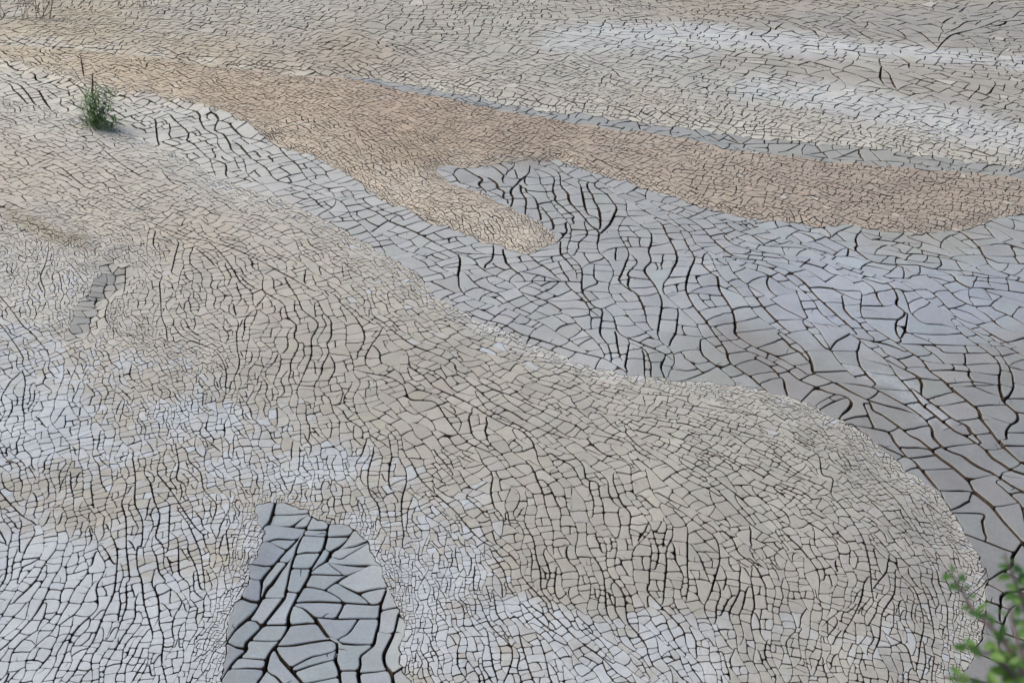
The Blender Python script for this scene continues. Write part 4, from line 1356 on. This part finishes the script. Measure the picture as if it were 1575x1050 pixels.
# ------------------------------------------------------------------ the plain beyond the surveyed ground
def far_mud():
    m, N, L, b = new_mat('far_mud')
    pos = N.new('ShaderNodeNewGeometry')
    nz = N.new('ShaderNodeTexNoise'); nz.inputs['Scale'].default_value = .35; nz.inputs['Detail'].default_value = 6
    L.new(pos.outputs['Position'], nz.inputs['Vector'])
    r = N.new('ShaderNodeValToRGB')
    r.color_ramp.elements[0].position = .35; r.color_ramp.elements[1].position = .65
    r.color_ramp.elements[0].color = (.29, .26, .22, 1); r.color_ramp.elements[1].color = (.37, .35, .32, 1)
    L.new(nz.outputs['Fac'], r.inputs[0])
    vo = N.new('ShaderNodeTexVoronoi'); vo.feature = 'DISTANCE_TO_EDGE'; vo.inputs['Scale'].default_value = 3.6
    L.new(pos.outputs['Position'], vo.inputs['Vector'])
    mr = N.new('ShaderNodeMapRange'); mr.inputs[1].default_value = .025; mr.inputs[2].default_value = .045
    L.new(vo.outputs['Distance'], mr.inputs[0])
    mx = N.new('ShaderNodeMix'); mx.data_type = 'RGBA'
    mx.inputs[6].default_value = (.05, .04, .03, 1)
    L.new(mr.outputs[0], mx.inputs[0]); L.new(r.outputs[0], mx.inputs[7])
    L.new(mx.outputs[2], b.inputs['Base Color'])
    b.inputs['Roughness'].default_value = .9
    bp = N.new('ShaderNodeBump'); bp.inputs['Distance'].default_value = .04
    L.new(mr.outputs[0], bp.inputs['Height']); L.new(bp.outputs[0], b.inputs['Normal'])
    return m

ol = np.array(bed_outline())
mid = np.array([0, 16.0])
rings = [np.concatenate([ol, (sample(HGT, ol) - .004)[:, None]], 1)]
for k, rad in enumerate((1.06, 1.3, 2.0)):
    p = mid + (ol - mid) * rad
    rings.append(np.concatenate([p, np.full((len(p), 1), .02)], 1))
th = np.arctan2((ol - mid)[:, 1], (ol - mid)[:, 0])
for rad in (120., 600., 2500.):
    rings.append(np.stack([mid[0] + rad * np.cos(th), mid[1] + rad * np.sin(th), np.full(len(th), .02)], -1))
n = len(ol)
ff = [(r * n + k, r * n + (k + 1) % n, (r + 1) * n + (k + 1) % n, (r + 1) * n + k) for r in range(len(rings) - 1) for k in range(n)]
me = bpy.data.meshes.new('lake_bed'); me.from_pydata(np.vstack(rings).tolist(), [], ff); me.materials.append(far_mud())
o = bpy.data.objects.new('lake_bed', me); o['kind'] = 'structure'; o['label'] = 'cracked dry lake bed running on to the horizon'
C.objects.link(o)

# ------------------------------------------------------------------ the bank on which the viewer stands
def bank_z(x, y):
    t = min(1, max(0, (4.2 - y) / 3.3))
    return -.15 + 4.05 * t ** .95 + .05 * math.sin(x * 1.7 + y) * (t > 0)
bx_ = np.arange(-30, 30.1, .5); by_ = np.concatenate([np.arange(-25, -1, 2.0), np.arange(-1, 5.6, .25)])
vv = [(x, y, bank_z(x, y)) for y in by_ for x in bx_]
nx_ = len(bx_)
ff = [(r * nx_ + c, r * nx_ + c + 1, (r + 1) * nx_ + c + 1, (r + 1) * nx_ + c) for r in range(len(by_) - 1) for c in range(nx_ - 1)]
me = bpy.data.meshes.new('bank'); me.from_pydata(vv, [], ff); me.materials.append(plain('bank_soil', (.20, .15, .10), .95, .35, 3))
me.polygons.foreach_set('use_smooth', [True] * len(ff))
o = bpy.data.objects.new('bank', me); o['kind'] = 'structure'; o['label'] = 'earth bank above the dry lake bed'
C.objects.link(o)

# ------------------------------------------------------------------ plants
def ground_z(x, y):
    return float(sample(HGT, np.array([[x, y]]))[0])

def tube(bm, pts, radii, seg=5):
    rows = []
    for k, p in enumerate(pts):
        p = Vector(p)
        d = (Vector(pts[min(k + 1, len(pts) - 1)]) - Vector(pts[max(k - 1, 0)])).normalized()
        a = d.cross(Vector((.31, .87, .39))).normalized()
        b = d.cross(a)
        rows.append([bm.verts.new(p + (a * math.cos(q * 2 * math.pi / seg) + b * math.sin(q * 2 * math.pi / seg)) * radii[k]) for q in range(seg)])
    for r0, r1 in zip(rows[:-1], rows[1:]):
        for q in range(seg):
            bm.faces.new((r0[q], r0[(q + 1) % seg], r1[(q + 1) % seg], r1[q]))
    for r, fl in ((rows[0], True), (rows[-1], False)):
        bm.faces.new(r[::-1] if not fl else r)

def blade(bm, base, d, L, wid, droop, fold=.25, n=5):
    """a narrow leaf with a keel"""
    p = Vector(base); d = Vector(d).normalized()
    side = d.cross(Vector((0, 0, 1)))
    side = side.normalized() if side.length > .01 else Vector((1, 0, 0))
    rows = []
    for k in range(n + 1):
        t = k / n
        w_ = wid * (math.sin(math.pi * min(1, .12 + t * .88)) ** .8) * .5
        up = side.cross(d).normalized()
        if k == n:
            rows.append([bm.verts.new(p)])
        else:
            rows.append([bm.verts.new(p - side * w_ + up * w_ * fold), bm.verts.new(p), bm.verts.new(p + side * w_ + up * w_ * fold)])
        p = p + d * (L / n)
        d = (d + Vector((0, 0, -droop / n))).normalized()
    for r0, r1 in zip(rows[:-1], rows[1:]):
        if len(r1) == 3:
            bm.faces.new((r0[0], r0[1], r1[1], r1[0])); bm.faces.new((r0[1], r0[2], r1[2], r1[1]))
        else:
            bm.faces.new((r0[0], r0[1], r1[0])); bm.faces.new((r0[1], r0[2], r1[0]))

def link(name, bm, mats, parent=None, smooth=True, loc=None):
    me = bpy.data.meshes.new(name)
    bm.to_mesh(me); bm.free()
    for m in (mats if isinstance(mats, (list, tuple)) else [mats]):
        me.materials.append(m)
    if smooth:
        me.polygons.foreach_set('use_smooth', [True] * len(me.polygons))
    o = bpy.data.objects.new(name, me)
    if loc is not None:
        o.location = loc
    if parent:
        o.parent = parent
    C.objects.link(o)
    return o

def thing(name, label, cat, loc, group=None):
    o = bpy.data.objects.new(name, None)
    o.location = loc; o['label'] = label; o['category'] = cat
    o.empty_display_size = .2
    if group:
        o['group'] = group
    C.objects.link(o)
    return o

def leaf_mat(name, c0, c1, scale=9):
    m, N, L, b = new_mat(name)
    pos = N.new('ShaderNodeNewGeometry')
    nz = N.new('ShaderNodeTexNoise'); nz.inputs['Scale'].default_value = scale; nz.inputs['Detail'].default_value = 3
    L.new(pos.outputs['Position'], nz.inputs['Vector'])
    r = N.new('ShaderNodeValToRGB')
    r.color_ramp.elements[0].position = .35; r.color_ramp.elements[1].position = .65
    r.color_ramp.elements[0].color = c0 + (1,); r.color_ramp.elements[1].color = c1 + (1,)
    L.new(nz.outputs['Fac'], r.inputs[0]); L.new(r.outputs[0], b.inputs['Base Color'])
    b.inputs['Roughness'].default_value = .5
    tr = N.new('ShaderNodeBsdfTranslucent'); L.new(r.outputs[0], tr.inputs['Color'])
    mx = N.new('ShaderNodeMixShader'); mx.inputs[0].default_value = .22
    L.new(b.outputs[0], mx.inputs[1]); L.new(tr.outputs[0], mx.inputs[2])
    L.new(mx.outputs[0], N['Material Output'].inputs['Surface'])
    return m

M_REED = leaf_mat('reed_green', (.055, .13, .038), (.15, .25, .09), 6)
M_STEM = plain('reed_stem', (.22, .24, .10), .7, .3, 12)
M_SPIKE = plain('seed_spike_brown', (.135, .075, .035), .95, .35, 60)
M_TWIG = plain('dry_twig', (.13, .10, .075), .9, .35, 25)
M_LEAF = leaf_mat('shrub_leaf', (.028, .085, .012), (.095, .20, .026), 14)
M_BARK = plain('young_bark', (.10, .07, .07), .7, .3, 30)

def over(u, v, y):
    """point seen at u, v that stands above the bed line y"""
    dx = (u - 787.5) / F_PX; dy = (525 - v) / F_PX
    d = y / (CA + dy * SA)
    return Vector((dx * d, y, CAM_H + (dy * CA - SA) * d))

# reeds growing in the mud at the upper left
def over(u, v, y):
    """point seen at u, v that stands above the bed line y"""
    dx = (u - 787.5) / F_PX; dy = (525 - v) / F_PX
    d = y / (CA + dy * SA)
    return Vector((dx * d, y, CAM_H + (dy * CA - SA) * d))

# reeds growing in the mud at the upper left
def along(px_, py_, z=0.0):
    x, y = bed(px_, py_, z)
    return x, y
rx, ry = bed(150, 192)
rz = ground_z(rx, ry) - .03
reed = thing('reed_clump', 'green reed clump with two brown spikes growing in pale mud', 'reeds', (rx, ry, rz))
sc = px_size(ry)                                   # one photo pixel here, in metres
R = random.Random(4)
stem_bm = bmesh.new()
fol = bmesh.new()
# (foot u, foot v, top u, top v): stems in photo positions round the clump, each a leafy culm
culms = [(147, 193, 141, 137), (143, 190, 137, 140), (150, 196, 146, 132), (140, 191, 131, 148), (153, 197, 152, 150), (158, 197, 165, 140), (161, 198, 171, 139), (156, 196, 160, 155),
         (136, 188, 124, 160), (146, 196, 139, 158), (164, 200, 176, 183), (160, 200, 172, 190), (151, 199, 158, 172), (149, 192, 143, 150), (168, 200, 182, 186), (142, 194, 133, 165), (155, 199, 148, 165)]
for (u0, v0, u1, v1) in culms:
    x0, y0 = bed(u0, v0)
    lean = R.uniform(-.1, .1)
    p0 = Vector((x0 - rx, y0 - ry, 0)); p3 = over(u1, v1, y0 + lean) - Vector((rx, ry, rz))
    pts = [p0.lerp(p3, t) + Vector((math.sin(t * 3 + u0) * .012, 0, 0)) for t in (0, .25, .5, .75, 1)]
    tube(stem_bm, pts, [.006, .0055, .005, .004, .002], 5)
    nl = max(5, int((p3 - p0).length / .032))
    for q in range(nl):
        t = .12 + .86 * q / max(1, nl - 1)
        b0 = p0.lerp(p3, t)
        a = R.uniform(0, 6.283)
        out_ = Vector((math.cos(a), math.sin(a) * .8, R.uniform(.35, 1.3)))
        blade(fol, b0, out_, R.uniform(.14, .28), R.uniform(.020, .034), R.uniform(.6, 1.7))
# low tuft and blades lying out on the mud
for q in range(40):
    a = R.uniform(0, 6.283); rr = R.uniform(0, .17)
    b0 = Vector((math.cos(a) * rr * 1.2 + R.gauss(0, .05), math.sin(a) * rr, .02))
    blade(fol, b0, Vector((math.cos(a) + R.gauss(0, .3), math.sin(a) * .7, R.uniform(.5, 2.2))), R.uniform(.15, .36), R.uniform(.018, .032), R.uniform(.7, 2.0))
for u0, v0, u1, v1 in ((168, 199, 183, 190), (160, 200, 178, 203), (163, 201, 172, 205), (135, 188, 119, 166), (122, 178, 118, 192), (150, 200, 156, 203), (170, 196, 186, 197)):
    x0, y0 = bed(u0, v0); x1, y1 = bed(u1, v1)
    blade(fol, Vector((x0 - rx, y0 - ry, .05)), Vector((x1 - x0, (y1 - y0) * .4, .10)), .22, .02, .5)
link('stems', stem_bm, M_STEM, reed)
o = link('foliage', fol, M_REED, reed, smooth=False); o['kind'] = 'stuff'
for (uf, vf, ub, vb, ut, vt, rad) in ((147, 193, 142.5, 146, 142.3, 111, .017), (141, 190, 129, 118, 123.3, 82, .013)):
    x0, y0 = bed(uf, vf)
    def up(u, v):
        return over(u, v, y0) - Vector((rx, ry, rz))
    f0, f1, f2 = Vector((x0 - rx, y0 - ry, 0)), up(ub, vb), up(ut, vt)
    bm = bmesh.new()
    tube(bm, [f0, f0.lerp(f1, .5) + Vector((.012, 0, 0)), f1, f1.lerp(f2, .9)], [.006, .005, .004, .003], 6)
    st = link('flower_stalk', bm, M_STEM, reed)
    bm = bmesh.new()
    ts = [0, .05, .15, .3, .5, .7, .85, .95, 1]
    tube(bm, [f1.lerp(f2, t) for t in ts], [rad * r_ for r_ in (.25, .7, 1, 1.05, 1, .8, .55, .3, .08)], 9)
    link('seed_spike', bm, M_SPIKE, st)

# dry bare shrubs along the far left edge
def dry_shrub(u, v, spread, hgt, nst, seed, label, lean=0.0):
    x, y = bed(u, v)
    t = thing('dry_shrub', label, 'shrub', (x, y, ground_z(x, y) - .03), 'bare shrubs on the far mud')
    R = random.Random(seed)
    def grow(bm, p, d, L, r, depth):
        pts = [p]; n_ = 4
        for k in range(n_):
            d = (d + Vector((R.gauss(0, .16), R.gauss(0, .16), R.gauss(.02, .08)))).normalized()
            pts.append(pts[-1] + d * (L / n_))
        tube(bm, pts, [r * (1 - .55 * k / n_) for k in range(n_ + 1)], 4)
        if depth:
            for q in range(R.randint(2, 3)):
                k = R.randint(1, n_)
                dd = (d + Vector((R.gauss(0, .55), R.gauss(0, .45), R.uniform(-.1, .4)))).normalized()
                grow(bm, pts[k], dd, L * R.uniform(.45, .75), r * .55, depth - 1)
    for k in range(nst):
        bm = bmesh.new()
        b0 = Vector((R.uniform(-.8, .8) * spread, R.uniform(-.5, .5) * spread, 0))
        grow(bm, b0, Vector((R.gauss(lean, .25), R.gauss(0, .2), 1)), 1.6 * hgt * R.uniform(.5, 1.0), R.uniform(.007, .012), 3)
        link('branch', bm, M_TWIG, t)
dry_shrub(12, 32, .42, .62, 6, 3, 'sparse bare shrub at the left edge of the far mud', .05)
dry_shrub(40, 36, .25, .45, 4, 8, 'small low bare shrub between two taller bare shrubs at far left', .1)
dry_shrub(72, 35, .26, .75, 6, 5, 'bushiest bare brown shrub at the far left, leaning right', .3)
dry_shrub(141, 23, .06, .38, 1, 9, 'single thin dry twig standing alone on far mud', .0)
dry_shrub(204, 16, .40, .55, 5, 14, 'bare shrub with straight upright twigs at the top edge', .0)
dry_shrub(236, 15, .30, .40, 4, 21, 'low twiggy bare shrub rightmost at the top edge', .15)

# leafy branches close to the viewer at the lower right
def near(u, v, d):
    """point at distance d along the sight line"""
    dx = (u - 787.5) / F_PX; dy = (525 - v) / F_PX
    return Vector((dx, CA + dy * SA, -SA + dy * CA)) * (d * .7) + Vector((0, 0, CAM_H))
fx, fy = .84, .80
shrub = thing('leafy_shrub', 'green leafy shrub branch, out of focus, close by at lower right', 'shrub', (fx, fy, bank_z(fx, fy) - .04))
base = Vector(shrub.location)
R = random.Random(17)
D = 2.05
stems = [[(1700, 1330, 1.95), (1640, 1190, 2.0), (1585, 1060, 2.0), (1555, 1000, 2.02), (1520, 960, 2.05), (1495, 935, 2.08), (1478, 905, 2.1), (1462, 880, 2.1)],
         [(1720, 1330, 2.0), (1680, 1200, 2.05), (1640, 1080, 2.1), (1600, 1000, 2.12), (1575, 930, 2.15), (1556, 880, 2.16), (1545, 850, 2.18)],
         [(1690, 1330, 1.9), (1620, 1200, 1.9), (1570, 1110, 1.92), (1525, 1060, 1.95), (1490, 1045, 1.97), (1450, 1040, 2.0)],
         [(1585, 1060, 2.0), (1560, 1040, 2.0), (1530, 1010, 2.0), (1500, 1000, 1.98), (1482, 990, 1.98)],
         [(1640, 1080, 2.1), (1610, 1030, 2.05), (1590, 960, 2.0), (1570, 905, 2.0)],
         [(1730, 1330, 2.1), (1720, 1150, 2.15), (1690, 1020, 2.2), (1660, 900, 2.2)],
         [(1700, 1330, 2.1), (1630, 1180, 2.15), (1580, 1090, 2.2), (1550, 1030, 2.2), (1535, 985, 2.22)],
         [(1720, 1330, 1.85), (1640, 1150, 1.9), (1600, 1070, 1.92), (1578, 1020, 1.95), (1562, 975, 1.97), (1553, 930, 2.0)]]
proto = {}
def leaf_mesh(k):
    if k in proto:
        return proto[k]
    bm = bmesh.new()
    L_, W_ = (.026, .016) if k == 0 else (.022, .015) if k == 1 else (.030, .017)
    n_ = 6
    rows = []
    for q in range(n_ + 1):
        t = q / n_
        w_ = W_ * .5 * math.sin(math.pi * (.04 + .96 * t ** .85)) ** .75 if q < n_ else 0
        zc = -.006 * t * t + (.002 if k == 1 else 0) * math.sin(t * 6)
        if q == n_:
            rows.append([bm.verts.new((L_ * t, 0, zc))])
        else:
            rows.append([bm.verts.new((L_ * t, -w_, zc + w_ * .3)), bm.verts.new((L_ * t, 0, zc)), bm.verts.new((L_ * t, w_, zc + w_ * .3))])
    for r0, r1 in zip(rows[:-1], rows[1:]):
        if len(r1) == 3:
            bm.faces.new((r0[0], r0[1], r1[1], r1[0])); bm.faces.new((r0[1], r0[2], r1[2], r1[1]))
        else:
            bm.faces.new((r0[0], r0[1], r1[0])); bm.faces.new((r0[1], r0[2], r1[0]))
    me = bpy.data.meshes.new('leaf'); bm.to_mesh(me); bm.free()
    me.materials.append(M_LEAF)
    me.polygons.foreach_set('use_smooth', [True] * len(me.polygons))
    proto[k] = me
    return me

nleaf = 0
for si, s_ in enumerate(stems):
    pts = [near(*q) - base for q in s_]
    if s_[0][1] > 1300:
        pts = [Vector((R.uniform(-.03, .03), R.uniform(-.03, .03), 0))] + pts
    # smooth
    P3 = np.array([tuple(p) for p in pts])
    sm = []
    for k in range(len(P3) - 1):
        a, b_, c_, d_ = P3[max(k - 1, 0)], P3[k], P3[k + 1], P3[min(k + 2, len(P3) - 1)]
        for t in (0, .25, .5, .75):
            sm.append(.5 * (2 * b_ + (c_ - a) * t + (2 * a - 5 * b_ + 4 * c_ - d_) * t * t + (3 * b_ - a - 3 * c_ + d_) * t ** 3))
    sm.append(P3[-1])
    bm = bmesh.new()
    r0 = .0075 if s_[0][1] > 1300 else .004
    tube(bm, sm, [r0 * (1 - .82 * k / (len(sm) - 1)) for k in range(len(sm))], 7)
    br = link('branch', bm, M_BARK, shrub)
    S_ = [Vector(p) for p in sm]
    cum = [0]
    for a, b_ in zip(S_[:-1], S_[1:]):
        cum.append(cum[-1] + (b_ - a).length)
    Lt = cum[-1]
    d0 = 0.02 if s_[0][1] < 1300 else max(.0, Lt - .62)
    q = d0; kk = 0
    while q < Lt:
        k = next(i for i in range(1, len(cum)) if cum[i] >= q - 1e-9)
        f = (q - cum[k - 1]) / max(1e-9, cum[k] - cum[k - 1])
        p = S_[k - 1].lerp(S_[k], f)
        ax = (S_[k] - S_[k - 1]).normalized()
        perp = ax.cross(Vector((0, 0, 1))).normalized()
        for sgn in (1, -1) if R.random() < .75 else (R.choice((1, -1)),):
            out_ = (ax * R.uniform(.2, .8) + perp * sgn * R.uniform(.6, 1.1) + Vector((R.gauss(0, .35), R.gauss(0, .35), R.uniform(-.3, .5)))).normalized()
            up_ = Vector((R.gauss(0, .5), -.4 + R.gauss(0, .4), 1)).normalized()
            yv = up_.cross(out_).normalized(); zv_ = out_.cross(yv)
            mat = Matrix((out_, yv, zv_)).transposed().to_4x4()
            s_l = R.uniform(.55, 1.05) * (1 if q < Lt - .03 else .8)
            lf = bpy.data.objects.new('leaf', leaf_mesh(R.randrange(3)))
            lf.matrix_local = Matrix.Translation(p + out_ * .004) @ mat @ Matrix.Scale(s_l, 4)
            lf.parent = br
            C.objects.link(lf)
            nleaf += 1
        q += R.uniform(.009, .018); kk += 1
print('leaves', nleaf)

# ------------------------------------------------------------------ litter
def at_bed(u, v, lift=.0):
    x, y = bed(u, v)
    return Vector((x, y, ground_z(x, y) + lift))
p = at_bed(17, 717)
bm = bmesh.new()
tube(bm, [(-.035, -.004, .008), (-.015, .002, .012), (.01, 0, .012), (.032, .006, .009)], [.005, .009, .008, .003], 6)
tube(bm, [(-.005, .002, .014), (.006, .015, .020), (.016, .022, .018)], [.004, .003, .001], 5)
o = link('twig', bm, plain('broken_twig', (.20, .15, .08), .9, .35, 40), loc=p)
o['label'] = 'short brown twig lying on white plates at left edge'; o['category'] = 'twig'
p = at_bed(516, 1004, -.034)
bm = bmesh.new()
blade(bm, (-.018, 0, .006), (1, .3, .15), .036, .016, .3)
blade(bm, (-.004, 0, .006), (.4, -1, .4), .022, .012, .6)
o = link('dry_leaf', bm, plain('bleached_leaf', (.60, .62, .66), .9, .1, 40), loc=p)
o['label'] = 'tiny bleached leaf lying on dark grey plates in the hollow'; o['category'] = 'leaf'
print('script time', round(time.time() - T0, 1))
